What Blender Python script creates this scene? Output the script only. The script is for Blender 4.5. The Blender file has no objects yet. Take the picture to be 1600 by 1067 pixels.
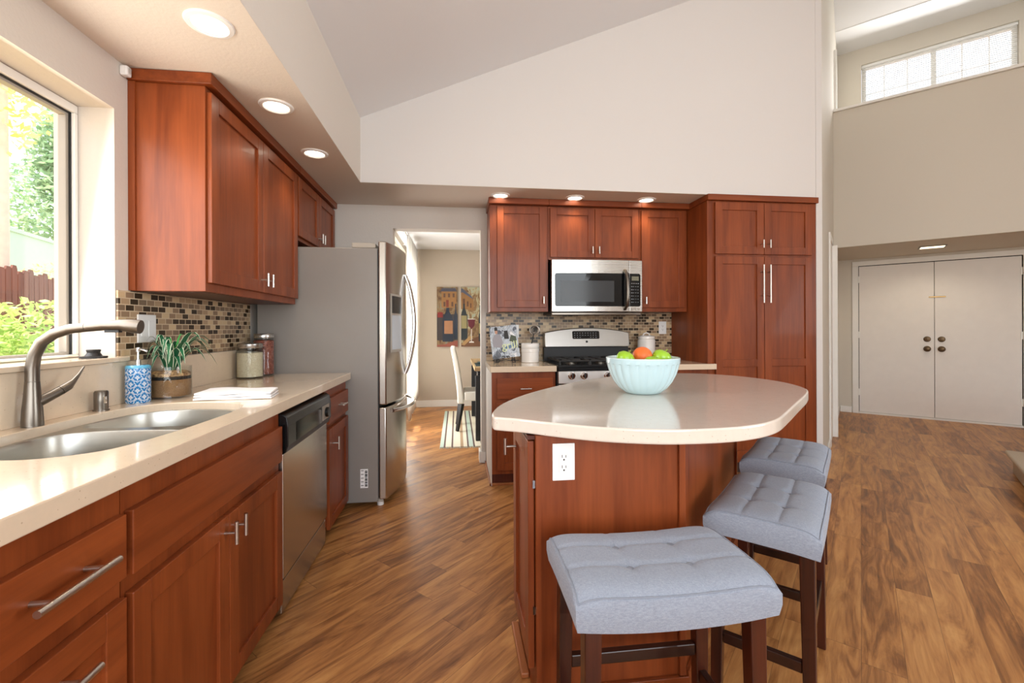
import bpy, bmesh, math, random
from mathutils import Vector, Matrix
random.seed(7)
R = math.radians
scn = bpy.context.scene
col = scn.collection

# ------------------------------------------------------------------ camera
cd = bpy.data.cameras.new('camera'); cam = bpy.data.objects.new('camera', cd); col.objects.link(cam)
cd.sensor_fit = 'HORIZONTAL'; cd.sensor_width = 36.0
cd.lens = 698.0 / 1600 * 36
cd.shift_x = 0.0; cd.shift_y = -21.3 / 1600
cd.clip_start = 0.02; cd.clip_end = 200
cam.location = (0, 0, 1.209)
cam.rotation_mode = 'XYZ'
cam.matrix_world = Matrix.Translation((0, 0, 1.209)) @ Matrix.Rotation(-0.1228, 4, 'Z') @ Matrix.Rotation(R(90), 4, 'X') @ Matrix.Rotation(-0.0038, 4, 'Z')
scn.camera = cam
# ------------------------------------------------------------------ colour management
vs = scn.view_settings
scn.display_settings.display_device = 'sRGB'
vs.view_transform = 'Standard'; vs.look = 'None'; vs.exposure = 0.0; vs.gamma = 1.0; vs.use_curve_mapping = False
scn.cycles.use_denoising = True
scn.cycles.max_bounces = 10; scn.cycles.diffuse_bounces = 5; scn.cycles.glossy_bounces = 4
scn.cycles.sample_clamp_indirect = 6.0
scn.cycles.caustics_reflective = False; scn.cycles.caustics_refractive = False
# ------------------------------------------------------------------ sky and sun
w = bpy.data.worlds.new('sky'); scn.world = w; w.use_nodes = True
nt = w.node_tree; nt.nodes.clear()
wo = nt.nodes.new('ShaderNodeOutputWorld'); bg = nt.nodes.new('ShaderNodeBackground'); sk = nt.nodes.new('ShaderNodeTexSky')
sk.sky_type = 'NISHITA'; sk.sun_disc = False; sk.sun_elevation = R(58); sk.sun_rotation = R(-110); sk.air_density = 1.0; sk.dust_density = 2.5
mixw = nt.nodes.new('ShaderNodeMix'); mixw.data_type = 'RGBA'; mixw.inputs[0].default_value = 0.45
mixw.inputs[7].default_value = (6, 6, 6, 1)
nt.links.new(sk.outputs[0], mixw.inputs[6]); nt.links.new(mixw.outputs[2], bg.inputs[0])
bg.inputs[1].default_value = 0.55
nt.links.new(bg.outputs[0], wo.inputs[0])
sl = bpy.data.lights.new('sun', 'SUN'); sl.energy = 11.0; sl.angle = R(0.6); sl.color = (1, .95, .86)
sun = bpy.data.objects.new('sun', sl); col.objects.link(sun)
sun.rotation_euler = Vector((.22, 0, -.93)).to_track_quat('-Z', 'Y').to_euler()

def area(name, loc, direction, sx, sy, power, color=(1, 1, 1), spread=180):
    l = bpy.data.lights.new(name, 'AREA'); l.shape = 'RECTANGLE'; l.size = sx; l.size_y = sy; l.energy = power; l.color = color
    l.spread = R(spread)
    o = bpy.data.objects.new(name, l); col.objects.link(o); o.location = loc
    o.rotation_euler = Vector(direction).to_track_quat('-Z', 'Y').to_euler()
    return o
# daylight through the windows; living and side lamps are added fill at unseen openings
area('living_window_fill', (.8, -3.42, 1.75), (0, 1, 0.0), 4.0, 2.5, 145, (.91, .96, 1))  # added soft fill behind the camera; its window is unseen
area('side_window_fill', (7.9, -.6, 2.0), (-1, .25, .8), 3.6, 2.4, 260, (.90, .955, 1), 140)  # added fill aimed up to brighten the vaulted ceiling, no window seen here
area('daylight_kitchen_window', (-1.44, 1.2, 1.6), (1, 0, -.15), 1.4, .9, 15, (1, .985, .95))
area('daylight_dining_window', (-.735, 5.72, 1.27), (1, 0, .1), 2.2, 2.1, 82, (1, .985, .96))
area('daylight_loft_window', (.7071 * (7.80 + .76), .7071 * (7.80 - .76), 4.5), (-1, -1, -.5), 1.4, .6, 34, (1, .99, .97))

# ------------------------------------------------------------------ helpers
def C(r, g, b):
    f = lambda c: c / 12.92 if c <= .04045 else ((c + .055) / 1.055) ** 2.4
    return (f(r / 255), f(g / 255), f(b / 255), 1)

class N:
    """small node helper for one material"""
    def __init__(s, name):
        s.m = bpy.data.materials.new(name); s.m.use_nodes = True
        s.t = s.m.node_tree; s.b = s.t.nodes['Principled BSDF']
    def n(s, typ, **kw):
        x = s.t.nodes.new('ShaderNode' + typ)
        for k, v in kw.items(): setattr(x, k, v)
        return x
    def l(s, a, b): s.t.links.new(a, b)
    def val(s, sock, v):
        if hasattr(v, 'links') or isinstance(v, bpy.types.NodeSocket): s.l(v, sock)
        else: sock.default_value = v
    def math(s, op, a, b=None, c=None):
        x = s.n('Math', operation=op)
        s.val(x.inputs[0], a)
        if b is not None: s.val(x.inputs[1], b)
        if c is not None: s.val(x.inputs[2], c)
        return x.outputs[0]
    def mix(s, f, a, b, mode='MIX'):
        x = s.n('Mix', data_type='RGBA', blend_type=mode)
        s.val(x.inputs[0], f); s.val(x.inputs[6], a); s.val(x.inputs[7], b)
        return x.outputs[2]
    def coord(s, which='Object'): return s.n('TexCoord').outputs[which]
    def mapping(s, vec, scale=(1, 1, 1), rot=(0, 0, 0), loc=(0, 0, 0)):
        x = s.n('Mapping'); s.l(vec, x.inputs[0]); x.inputs[1].default_value = loc; x.inputs[2].default_value = rot; x.inputs[3].default_value = scale
        return x.outputs[0]
    def noise(s, vec, scale, detail=4, rough=.5, dist=0):
        x = s.n('TexNoise'); s.l(vec, x.inputs['Vector']); x.inputs['Scale'].default_value = scale
        x.inputs['Detail'].default_value = detail; x.inputs['Roughness'].default_value = rough; x.inputs['Distortion'].default_value = dist
        return x.outputs[0]
    def ramp(s, f, stops, interp='LINEAR'):
        x = s.n('ValToRGB'); s.l(f, x.inputs[0]); r = x.color_ramp; r.interpolation = interp
        while len(r.elements) < len(stops): r.elements.new(.5)
        for e, (p, c) in zip(r.elements, stops): e.position = p; e.color = c
        return x.outputs[0]
    def bump(s, h, strength=.2, dist=.01):
        x = s.n('Bump'); s.l(h, x.inputs['Height']); x.inputs['Strength'].default_value = strength; x.inputs['Distance'].default_value = dist
        s.l(x.outputs[0], s.b.inputs['Normal'])
    def set(s, color=None, rough=None, metal=None, coat=None, spec=None):
        if color is not None: s.val(s.b.inputs['Base Color'], color)
        if rough is not None: s.val(s.b.inputs['Roughness'], rough)
        if metal is not None: s.b.inputs['Metallic'].default_value = metal
        if coat is not None: s.b.inputs['Coat Weight'].default_value = coat; s.b.inputs['Coat Roughness'].default_value = .06
        if spec is not None: s.b.inputs['Specular IOR Level'].default_value = spec
        return s

def plain(name, color, rough=.5, metal=0, coat=0, var=.04, spec=None):
    n = N(name); v = n.noise(n.coord(), 9, 3)
    a = tuple(c * (1 - var) for c in color[:3]) + (1,); b = tuple(min(1, c * (1 + var)) for c in color[:3]) + (1,)
    n.set(n.mix(v, a, b), rough, metal, coat if coat else None, spec)
    return n.m
def glass(name, color=(1, 1, 1, 1), rough=0.0):
    n = N(name); n.set(color, rough); n.b.inputs['Transmission Weight'].default_value = 1; n.b.inputs['IOR'].default_value = 1.45
    return n.m
def pane_glass(name, amount=.35, tint=(1, 1, 1, 1)):
    n = N(name); tr = n.n('BsdfTransparent'); gl = n.n('BsdfGlossy'); gl.inputs['Roughness'].default_value = 0.02
    fr = n.n('LayerWeight'); fr.inputs[0].default_value = .5; mx = n.n('MixShader')
    tr.inputs[0].default_value = tint
    n.l(n.math('MULTIPLY_ADD', n.math('POWER', fr.outputs['Facing'], 4.0), amount, .03), mx.inputs[0]); n.l(tr.outputs[0], mx.inputs[1]); n.l(gl.outputs[0], mx.inputs[2])
    n.l(mx.outputs[0], n.t.nodes['Material Output'].inputs[0]); return n.m
def emit(name, color, s):
    n = N(name); n.b.inputs['Base Color'].default_value = color; n.b.inputs['Emission Color'].default_value = color; n.b.inputs['Emission Strength'].default_value = s
    return n.m
def wood(name, axis='Z', base=(142, 70, 32), dark=(107, 47, 18), rough=.38, coat=.05):
    n = N(name); sc = {'Z': (9, 9, 1.0), 'Y': (9, 1.0, 9), 'X': (1.0, 9, 9)}[axis]
    fine = {'Z': (60, 60, 2.5), 'Y': (60, 2.5, 60), 'X': (2.5, 60, 60)}[axis]
    p = n.coord(); a = n.noise(n.mapping(p, sc), 1.2, 4, .55, .6); b = n.noise(n.mapping(p, fine), 1.5, 3, .6)
    f = n.math('ADD', n.math('MULTIPLY', a, .75), n.math('MULTIPLY', b, .25))
    c = n.ramp(f, [(.32, C(*dark)), (.62, C(*base)), (.8, C(*[min(255, x * 1.1) for x in base]))])
    n.set(c, rough, 0, coat, .32); n.bump(b, .04, .002)
    return n.m
def wallpaint(name, color, bump=.25, scale=70):
    n = N(name); p = n.coord(); v = n.noise(p, scale, 3, .6); v2 = n.noise(p, .7, 2)
    n.set(n.mix(v2, C(*[c * .985 for c in color]), C(*color)), .75, 0, spec=.25); n.bump(v, bump, .004); return n.m
def stone(name, color):
    n = N(name); p = n.coord(); v = n.noise(p, 30, 5, .7); c = n.mix(v, C(*[x * .97 for x in color]), C(*[min(255, x * 1.03) for x in color]))
    vo = n.n('TexVoronoi'); n.l(p, vo.inputs['Vector']); vo.inputs['Scale'].default_value = 110
    wn = n.n('TexWhiteNoise'); n.l(vo.outputs['Position'], wn.inputs['Vector'])
    m = n.math('MULTIPLY', n.math('LESS_THAN', vo.outputs['Distance'], .17), n.math('GREATER_THAN', wn.outputs['Value'], .84))
    c2 = n.mix(n.math('MULTIPLY', m, .45), c, C(150, 118, 84))
    n.set(c2, .16, 0, .5); return n.m
def steel(name, color=(196, 192, 186), rough=.27, axis='Z'):
    n = N(name); sc = {'Z': (1, 1, 240), 'X': (240, 1, 1), 'Y': (1, 240, 1), 'V': (200, 200, 1)}[axis]
    v = n.noise(n.mapping(n.coord(), sc), 2, 2); n.set(n.mix(v, C(*[c * .96 for c in color]), C(*color)), n.math('MULTIPLY_ADD', v, .12, rough - .06), 1)
    return n.m
def tiles(name, ax):
    n = N(name); x = n.n('SeparateXYZ'); n.l(n.coord(), x.inputs[0])
    u = n.math('DIVIDE', x.outputs[ax], .0505); v = n.math('DIVIDE', x.outputs[2], .0262)
    row = n.math('FLOOR', v); sh = n.math('MULTIPLY', n.math('MODULO', row, 2.0), .5)
    u2 = n.math('ADD', u, sh); cu = n.math('FLOOR', u2)
    fu = n.math('FRACT', u2); fv = n.math('FRACT', v)
    gu = n.math('ADD', n.math('LESS_THAN', fu, .045), n.math('GREATER_THAN', fu, .955)); gv = n.math('ADD', n.math('LESS_THAN', fv, .08), n.math('GREATER_THAN', fv, .92))
    g = n.math('MINIMUM', n.math('ADD', gu, gv), 1.0)
    cb = n.n('CombineXYZ'); n.l(cu, cb.inputs[0]); n.l(row, cb.inputs[1])
    wn = n.n('TexWhiteNoise', noise_dimensions='3D'); n.l(cb.outputs[0], wn.inputs['Vector'])
    c = n.ramp(wn.outputs['Value'], [(0, C(58, 42, 24)), (.28, C(148, 122, 96)), (.50, C(176, 148, 116)), (.70, C(204, 178, 140)), (.9, C(128, 106, 84))], 'CONSTANT')
    n.set(n.mix(g, c, C(206, 186, 156)), n.math('MULTIPLY_ADD', g, .35, .3), 0, spec=.35)
    n.bump(n.math('SUBTRACT', 1.0, g), .5, .002); return n.m
def floorboards(name):
    n = N(name); p = n.mapping(n.coord(), (1, 1, 1), (0, 0, R(-45)))
    x = n.n('SeparateXYZ'); n.l(p, x.inputs[0])
    W, L = .125, 1.1
    row = n.math('FLOOR', n.math('DIVIDE', x.outputs[1], W)); w1 = n.n('TexWhiteNoise', noise_dimensions='1D'); n.l(row, w1.inputs['W'])
    ul = n.math('ADD', n.math('DIVIDE', x.outputs[0], L), n.math('MULTIPLY', w1.outputs['Value'], 7.0)); cu = n.math('FLOOR', ul)
    cb = n.n('CombineXYZ'); n.l(cu, cb.inputs[0]); n.l(row, cb.inputs[1])
    wn = n.n('TexWhiteNoise', noise_dimensions='3D'); n.l(cb.outputs[0], wn.inputs['Vector'])
    off = n.n('VectorMath', operation='SCALE'); n.l(wn.outputs['Color'], off.inputs[0]); off.inputs['Scale'].default_value = 37
    ad = n.n('VectorMath', operation='ADD'); n.l(p, ad.inputs[0]); n.l(off.outputs[0], ad.inputs[1])
    g1 = n.noise(n.mapping(ad.outputs[0], (1.6, 11, 1)), 1.3, 5, .62, 1.4); g2 = n.noise(n.mapping(ad.outputs[0], (5, 90, 1)), 1.2, 3, .6)
    f = n.math('ADD', n.math('ADD', n.math('MULTIPLY', g1, .72), n.math('MULTIPLY', g2, .16)), n.math('MULTIPLY', wn.outputs['Value'], .16))
    c = n.ramp(f, [(.30, C(96, 60, 32)), (.42, C(142, 92, 50)), (.54, C(182, 126, 72)), (.68, C(206, 152, 92)), (.85, C(220, 172, 112))])
    fv = n.math('FRACT', n.math('DIVIDE', x.outputs[1], W)); fu = n.math('FRACT', ul)
    gp = n.math('MINIMUM', n.math('ADD', n.math('LESS_THAN', fv, .018), n.math('LESS_THAN', fu, .0025)), 1.0)
    n.set(n.mix(n.math('MULTIPLY', gp, .45), c, C(60, 38, 22)), n.math('MULTIPLY_ADD', g1, .18, .30), 0, spec=.4)
    n.bump(n.math('SUBTRACT', g2, gp), .06, .003); return n.m
def fabric(name, color, dark):
    n = N(name); p = n.coord(); a = n.noise(n.mapping(p, (900, 120, 300)), 1.0, 2); b = n.noise(n.mapping(p, (120, 900, 300)), 1.0, 2)
    f = n.math('ADD', n.math('MULTIPLY', a, .5), n.math('MULTIPLY', b, .5))
    n.set(n.ramp(f, [(.30, C(*dark)), (.66, C(*color))]), .9, 0, spec=.2); n.b.inputs['Sheen Weight'].default_value = .15; n.bump(f, .25, .002); return n.m

M = {}
M['wood_v'] = wood('cherry_wood_upright', 'Z'); M['wood_y'] = wood('cherry_wood_along_y', 'Y'); M['wood_x'] = wood('cherry_wood_along_x', 'X')
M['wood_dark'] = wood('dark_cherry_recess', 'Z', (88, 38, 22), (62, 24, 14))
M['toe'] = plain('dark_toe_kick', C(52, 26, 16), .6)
M['shoe'] = wood('oak_shoe_moulding', 'Y', (168, 104, 62), (140, 82, 46))
M['wall'] = wallpaint('greige_wall_paint', (212, 205, 196)); M['wall_white'] = wallpaint('pale_upper_wall_paint', (219, 215, 211), .08)
M['wall_entry'] = wallpaint('beige_entry_paint', (214, 207, 194), .06); M['ceil'] = wallpaint('white_ceiling_paint', (232, 232, 233), .08)
M['soffit'] = wallpaint('textured_soffit_paint', (222, 213, 202), .3); M['wall_dining'] = wallpaint('taupe_dining_paint', (198, 186, 170), .1)
M['trimw'] = plain('white_trim_paint', C(238, 236, 230), .4); M['doorw'] = plain('off_white_door_paint', C(234, 229, 222), .45)
M['floor'] = floorboards('plank_floor'); M['stone'] = stone('beige_quartz', (223, 203, 177)); M['stone_lit'] = stone('beige_quartz_lit', (226, 214, 200))  # second quartz is a paler copy, the island's light put into its colour
M['tile_l'] = tiles('glass_mosaic_along_y', 1); M['tile_b'] = tiles('glass_mosaic_along_x', 0)
M['steel'] = steel('brushed_steel'); M['steel_v'] = steel('brushed_steel_door', (192, 186, 178), .24, 'V'); M['nickel'] = steel('satin_nickel', (208, 204, 196), .3)
M['nickel_dark'] = steel('brushed_nickel_faucet', (122, 114, 105), .3); M['sinksteel'] = steel('satin_sink_steel', (188, 186, 178), .32, 'Z')
M['steel_pale'] = steel('pale_satin_steel', (226, 222, 216), .5); M['steel_mid'] = steel('mid_grey_steel', (172, 168, 162), .32)
M['chrome'] = steel('polished_chrome', (225, 225, 225), .1)
M['black'] = plain('gloss_black_plastic', C(15, 15, 16), .22, 0, 0, .04, .4); M['blackm'] = plain('matte_black', C(24, 23, 23), .5); M['iron'] = plain('cast_iron', C(36, 34, 33), .6)
M['blackglass'] = plain('black_oven_glass', C(14, 14, 15), .08, 0, 0, .04, .35); M['greyglass'] = plain('grey_microwave_mesh', C(62, 64, 66), .2, 0, 0, .04, .3)
M['fridge_side'] = plain('grey_fridge_enamel', C(136, 130, 124), .36); M['grey_plastic'] = plain('grey_plastic', C(170, 162, 150), .4)
M['white_plastic'] = plain('white_plastic', C(240, 240, 238), .35); M['dark_slot'] = plain('dark_slot', C(40, 38, 36), .6)
M['fabric'] = fabric('grey_blue_linen', (156, 163, 175), (128, 135, 148)); M['stitch'] = plain('grey_button_fabric', C(136, 142, 153), .9)
M['espresso'] = wood('espresso_leg_wood', 'Z', (76, 34, 20), (30, 14, 10), .3, .3); M['espresso_x'] = wood('espresso_rail_wood', 'X', (52, 26, 18), (26, 14, 10), .3, .3)
M['ceramic'] = plain('white_ceramic', C(236, 232, 226), .2, 0, .4); M['mint'] = plain('pale_mint_glaze', C(192, 220, 227), .22, 0, .4, .02)
M['rim'] = plain('mint_rim_glaze', C(214, 232, 234), .2, 0, .4, .02)
M['white_cloth'] = plain('white_cotton', C(230, 229, 230), .9); M['brass'] = steel('antique_brass', (170, 138, 86), .32); M['bronze'] = steel('aged_bronze', (96, 78, 58), .38)
M['lamp'] = emit('warm_lamp_diffuser', (1, .88, .70, 1), 9.0); M['lamp_entry'] = emit('entry_lamp_diffuser', (1, .85, .6, 1), 2.0)
M['glass'] = pane_glass('clear_glass', .7, (.95, .96, .95, 1)); M['pane'] = pane_glass('window_pane_glass')

class MB:
    def __init__(s): s.v = []; s.f = []; s.mi = []; s.cur = 0
    def add(s, vs, fs):
        o = len(s.v); s.v += [tuple(v) for v in vs]
        for f in fs: s.f.append([i + o for i in f]); s.mi.append(s.cur)
        return s
    def box(s, x0, y0, z0, x1, y1, z1):
        v = [(x0, y0, z0), (x1, y0, z0), (x1, y1, z0), (x0, y1, z0), (x0, y0, z1), (x1, y0, z1), (x1, y1, z1), (x0, y1, z1)]
        return s.add(v, [(0, 3, 2, 1), (4, 5, 6, 7), (0, 1, 5, 4), (1, 2, 6, 5), (2, 3, 7, 6), (3, 0, 4, 7)])
    def fbox(s, F, a0, a1, b0, b1, c0, c1):
        v = [F(a, b, c) for c in (c0, c1) for a, b in ((a0, b0), (a1, b0), (a1, b1), (a0, b1))]
        return s.add(v, [(0, 3, 2, 1), (4, 5, 6, 7), (0, 1, 5, 4), (1, 2, 6, 5), (2, 3, 7, 6), (3, 0, 4, 7)])
    def quad(s, *p): return s.add(p, [tuple(range(len(p)))])
    def prism(s, poly, z0, z1):
        n = len(poly); v = [(x, y, z0) for x, y in poly] + [(x, y, z1) for x, y in poly]
        return s.add(v, [tuple(range(n - 1, -1, -1)), tuple(range(n, 2 * n))] + [(i, (i + 1) % n, n + (i + 1) % n, n + i) for i in range(n)])
    def fprism(s, F, poly, c0, c1):
        n = len(poly); v = [F(a, b, c0) for a, b in poly] + [F(a, b, c1) for a, b in poly]
        return s.add(v, [tuple(range(n - 1, -1, -1)), tuple(range(n, 2 * n))] + [(i, (i + 1) % n, n + (i + 1) % n, n + i) for i in range(n)])
    def tube(s, pts, r, n=14, caps=True):
        P = [Vector(p) for p in pts]; k = len(P); rr = r if isinstance(r, (list, tuple)) else [r] * k
        t0 = (P[1] - P[0]).normalized(); up = Vector((0, 0, 1)) if abs(t0.z) < .9 else Vector((1, 0, 0))
        a = t0.cross(up).normalized(); vs = []
        for i in range(k):
            t = ((P[min(i + 1, k - 1)] - P[i]).normalized() + (P[i] - P[max(i - 1, 0)]).normalized())
            t = t.normalized() if t.length > 1e-6 else t0
            a = (a - t * a.dot(t)).normalized(); b = t.cross(a)
            ri = rr[i] if isinstance(rr[i], (list, tuple)) else (rr[i], rr[i])
            for j in range(n):
                th = 2 * math.pi * j / n; vs.append(P[i] + a * math.cos(th) * ri[0] + b * math.sin(th) * ri[1])
        fs = [(i * n + j, i * n + (j + 1) % n, (i + 1) * n + (j + 1) % n, (i + 1) * n + j) for i in range(k - 1) for j in range(n)]
        if caps: fs += [tuple(range(n - 1, -1, -1)), tuple((k - 1) * n + j for j in range(n))]
        return s.add(vs, fs)
    def cyl(s, p0, p1, r, n=18): return s.tube([p0, p1], r, n)
    def lathe(s, c, prof, n=40, flute=None, close=True):
        vs = []; k = len(prof)
        for r, z in prof:
            for j in range(n):
                th = 2 * math.pi * j / n; q = r * (flute(th, z) if flute else 1)
                vs.append((c[0] + q * math.cos(th), c[1] + q * math.sin(th), c[2] + z))
        fs = [(i * n + j, i * n + (j + 1) % n, (i + 1) * n + (j + 1) % n, (i + 1) * n + j) for i in range(k - 1) for j in range(n)]
        if close: fs += [tuple(range(n - 1, -1, -1)), tuple((k - 1) * n + j for j in range(n))]
        return s.add(vs, fs)
    def build(s, name, mat, parent=None, bevel=0, smooth=False, sub=0, world=True, seg=2, recalc=True):
        me = bpy.data.meshes.new(name); root = parent
        while root is not None and root.parent is not None: root = root.parent
        vs = s.v
        if root is not None and world:
            inv = (Matrix.Translation(root.location) @ Matrix.Rotation(root.rotation_euler.z, 4, 'Z')).inverted()
            vs = [tuple(inv @ Vector(v)) for v in vs]
        me.from_pydata(vs, [], s.f)
        mats = mat if isinstance(mat, (list, tuple)) else [mat]
        for m in mats: me.materials.append(m)
        for p, i in zip(me.polygons, s.mi): p.material_index = i
        if recalc:
            bm = bmesh.new(); bm.from_mesh(me); bmesh.ops.recalc_face_normals(bm, faces=bm.faces); bm.to_mesh(me); bm.free()
        o = bpy.data.objects.new(name, me); col.objects.link(o)
        if parent is not None: o.parent = parent
        if smooth:
            me.polygons.foreach_set('use_smooth', [True] * len(me.polygons))
            try: me.set_sharp_from_angle(angle=R(38))
            except Exception: pass
        if bevel:
            b = o.modifiers.new('bevel', 'BEVEL'); b.width = bevel; b.segments = seg; b.limit_method = 'ANGLE'; b.angle_limit = R(35)
        if sub:
            b = o.modifiers.new('sub', 'SUBSURF'); b.levels = sub; b.render_levels = sub
        return o

def tag(o, label, cat, group=None, kind=None):
    o['label'] = label; o['category'] = cat
    if group: o['group'] = group
    if kind: o['kind'] = kind
    return o
def thing(name, label, cat, loc=(0, 0, 0), rz=0, group=None):
    o = bpy.data.objects.new(name, None); col.objects.link(o); o.location = loc; o.rotation_euler = (0, 0, rz); o.empty_display_size = .05
    return tag(o, label, cat, group)
def struct(name, mb, mat, parent=None, **kw):
    o = mb.build(name, mat, parent, **kw)
    if parent is None: o['kind'] = 'structure'
    return o
def sempty(name, loc=(0, 0, 0)):
    o = bpy.data.objects.new(name, None); col.objects.link(o); o.location = loc; o['kind'] = 'structure'; return o
def copy_tree(o, parent=None):
    c = o.copy(); col.objects.link(c)
    if parent is not None: c.parent = parent
    for ch in list(o.children): copy_tree(ch, c)
    return c
def recess(loc, power, deg=110):
    l = bpy.data.lights.new('recessed_lamp', 'SPOT'); l.energy = power; l.spot_size = R(deg); l.spot_blend = .6; l.shadow_soft_size = .05; l.color = (1, .86, .66)
    o = bpy.data.objects.new('recessed_lamp', l); col.objects.link(o); o.location = loc; return o

SQ = .70710678
def E(s_, n_, z): return ((s_ + n_) * SQ, (n_ - s_) * SQ, z)      # the house wing turned by 45 degrees: s along its front wall, n into it
FL = lambda a, b, c: (c, a, b)            # fronts facing +X: a = y, b = z, c = x
FB = lambda a, b, c: (a, -c, b)           # fronts facing -Y: a = x, b = z, c = -y
FE = lambda a, b, c: E(a, -c, b)          # fronts facing the entry hall

XW, YW, ZS = -1.345, 4.02, 2.286
# ------------------------------------------------------------------ the setting
struct('floor', MB().box(-1.36, -3.5, -.05, 8.2, 9.5, 0), M['floor'])
m = MB()      # left wall with the sink window
for a0, a1, b0, b1 in ((-3.5, .45, 0, 2.5), (1.95, 4.15, 0, 2.5), (.45, 1.95, 0, 1.08), (.45, 1.95, 2.085, 2.5)): m.fbox(FL, a0, a1, b0, b1, -1.56, XW)
struct('wall_left', m, M['wall'])
m = MB()      # kitchen back wall with the opening to the dining room
m.box(-1.345, YW, 0, -.554, 4.15, 2.6).box(.215, YW, 0, 3.05, 4.15, 2.6).box(-.554, YW, 2.088, .215, 4.15, 2.6)
struct('wall_back', m, M['wall'])
struct('ceiling_soffit', MB().box(XW, -3.5, ZS, -.702, YW, 2.80).box(-.702, 3.405, ZS, 2.990, YW, 2.80), M['soffit'])
def vz(x): return 2.762 + .42 * (x + .702)
m = MB()      # upper kitchen wall above the soffit, up to the sloping ceiling
m.add([(-.702, 3.404, ZS + .002), (2.990, 3.404, ZS + .002), (2.990, 3.404, 4.75), (-.702, 3.404, vz(-.702) + .3), (-.702, 3.6, ZS + .002), (2.990, 3.6, ZS + .002), (2.990, 3.6, 4.75), (-.702, 3.6, vz(-.702) + .3)],
      [(0, 1, 2, 3), (7, 6, 5, 4), (0, 4, 5, 1), (1, 5, 6, 2), (2, 6, 7, 3), (3, 7, 4, 0)])
struct('wall_upper', m, M['wall_white'])
struct('wall_soffit_side', MB().box(-.75, -3.5, ZS + .002, -.7015, 3.404, 2.9), M['soffit'])
m = MB(); m.add([(-.702, -3.5, vz(-.702)), (8.2, -3.5, vz(8.2)), (8.2, 3.404, vz(8.2)), (-.702, 3.404, vz(-.702)), (-.702, -3.5, vz(-.702) + .1), (8.2, -3.5, vz(8.2) + .1), (8.2, 3.404, vz(8.2) + .1), (-.702, 3.404, vz(-.702) + .1)],
      [(0, 1, 2, 3), (7, 6, 5, 4), (0, 4, 5, 1), (1, 5, 6, 2), (2, 6, 7, 3), (3, 7, 4, 0)])
struct('ceiling_vault', m, M['ceil'])
# end of the kitchen wall and the wall of the hall, turned 45 degrees
m = MB(); A = (2.992, 3.404); B = (3.048, 3.404); n0 = (B[0] + B[1]) * SQ; s0 = (B[0] - B[1]) * SQ
far = E(s0, 7.91, 0)
m.prism([A, B, (far[0], far[1]), (far[0] - .1, far[1] + .1), (2.992, 3.55)], 0, 6.6)
m.mi[3] = 1; struct('wall_hall', m, [M['wall_white'], M['wall_entry']], recalc=True)  # side face painted in the darker entry tone to imitate its shade
struct('wall_above_hall', MB().box(3.1, 3.5, 4.4, 8.2, 3.6, 7.2), M['ceil'])
def ebox(mb, s_0, s_1, n_0, n_1, z0, z1):
    v = [E(s_, n_, z) for z in (z0, z1) for s_, n_ in ((s_0, n_0), (s_1, n_0), (s_1, n_1), (s_0, n_1))]
    return mb.add(v, [(0, 3, 2, 1), (4, 5, 6, 7), (0, 1, 5, 4), (1, 2, 6, 5), (2, 3, 7, 6), (3, 0, 4, 7)])
struct('wall_loft', ebox(MB(), s0, 3.2, 6.6, 6.72, 2.15, 3.77), M['wall_entry'])
struct('trim_1', ebox(MB(), s0 + .002, 3.2, 6.57, 6.76, 3.772, 3.80), M['trimw'])
struct('ceiling_entry', ebox(MB(), s0, 3.2, 6.725, 7.91, 2.15, 2.25), M['wall_entry'])
m = MB(); WL, WR, WB, WT = .02, 1.50, 3.95, 4.85
for a in ((s0 - .1, -.03, 0, 5.2), (1.53, 3.3, 0, 5.2), (-.03, 1.53, 2.075, WB), (-.03, 1.53, WT, 5.2), (-.03, WL, WB, WT), (WR, 1.53, WB, WT)): ebox(m, a[0], a[1], 7.91, 8.06, a[2], a[3])
struct('wall_entry', m, M['wall_entry'])
struct('ceiling_loft', ebox(MB(), s0, 3.3, 7.26, 7.91, 5.08, 5.2), M['ceil'])
m = MB(); m.add([E(s0, 7.27, 5.08), E(3.3, 7.27, 5.08), E(3.3, 4.2, 6.5), E(s0, 4.2, 6.5), E(s0, 7.27, 5.2), E(3.3, 7.27, 5.2), E(3.3, 4.2, 6.62), E(s0, 4.2, 6.62)], [(0, 1, 2, 3), (7, 6, 5, 4), (0, 4, 5, 1), (1, 5, 6, 2), (2, 6, 7, 3), (3, 7, 4, 0)])
struct('ceiling_entry_slope', m, M['ceil'])
struct('wall_entry_side', ebox(MB(), 3.2, 3.3, 4.4, 7.9, 0, 6.5), M['wall_entry'])
# far walls of the living room behind the camera, with openings added for the fill lamps
m = MB()
for a in ((-1.36, -1.2, 0, 7), (2.8, 8.2, 0, 7), (-1.2, 2.8, 0, .5), (-1.2, 2.8, 3.0, 7)): m.box(a[0], -3.65, a[2], a[1], -3.5, a[3])
struct('wall_living', m, M['wall'])
m = MB()
for a in ((-3.5, -2.4, 0, 7), (1.2, 5.5, 0, 7), (-2.4, 1.2, 0, .6), (-2.4, 1.2, 3.1, 7)): m.box(8.0, a[0], a[2], 8.15, a[1], a[3])
struct('wall_right', m, M['wall'])
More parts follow.
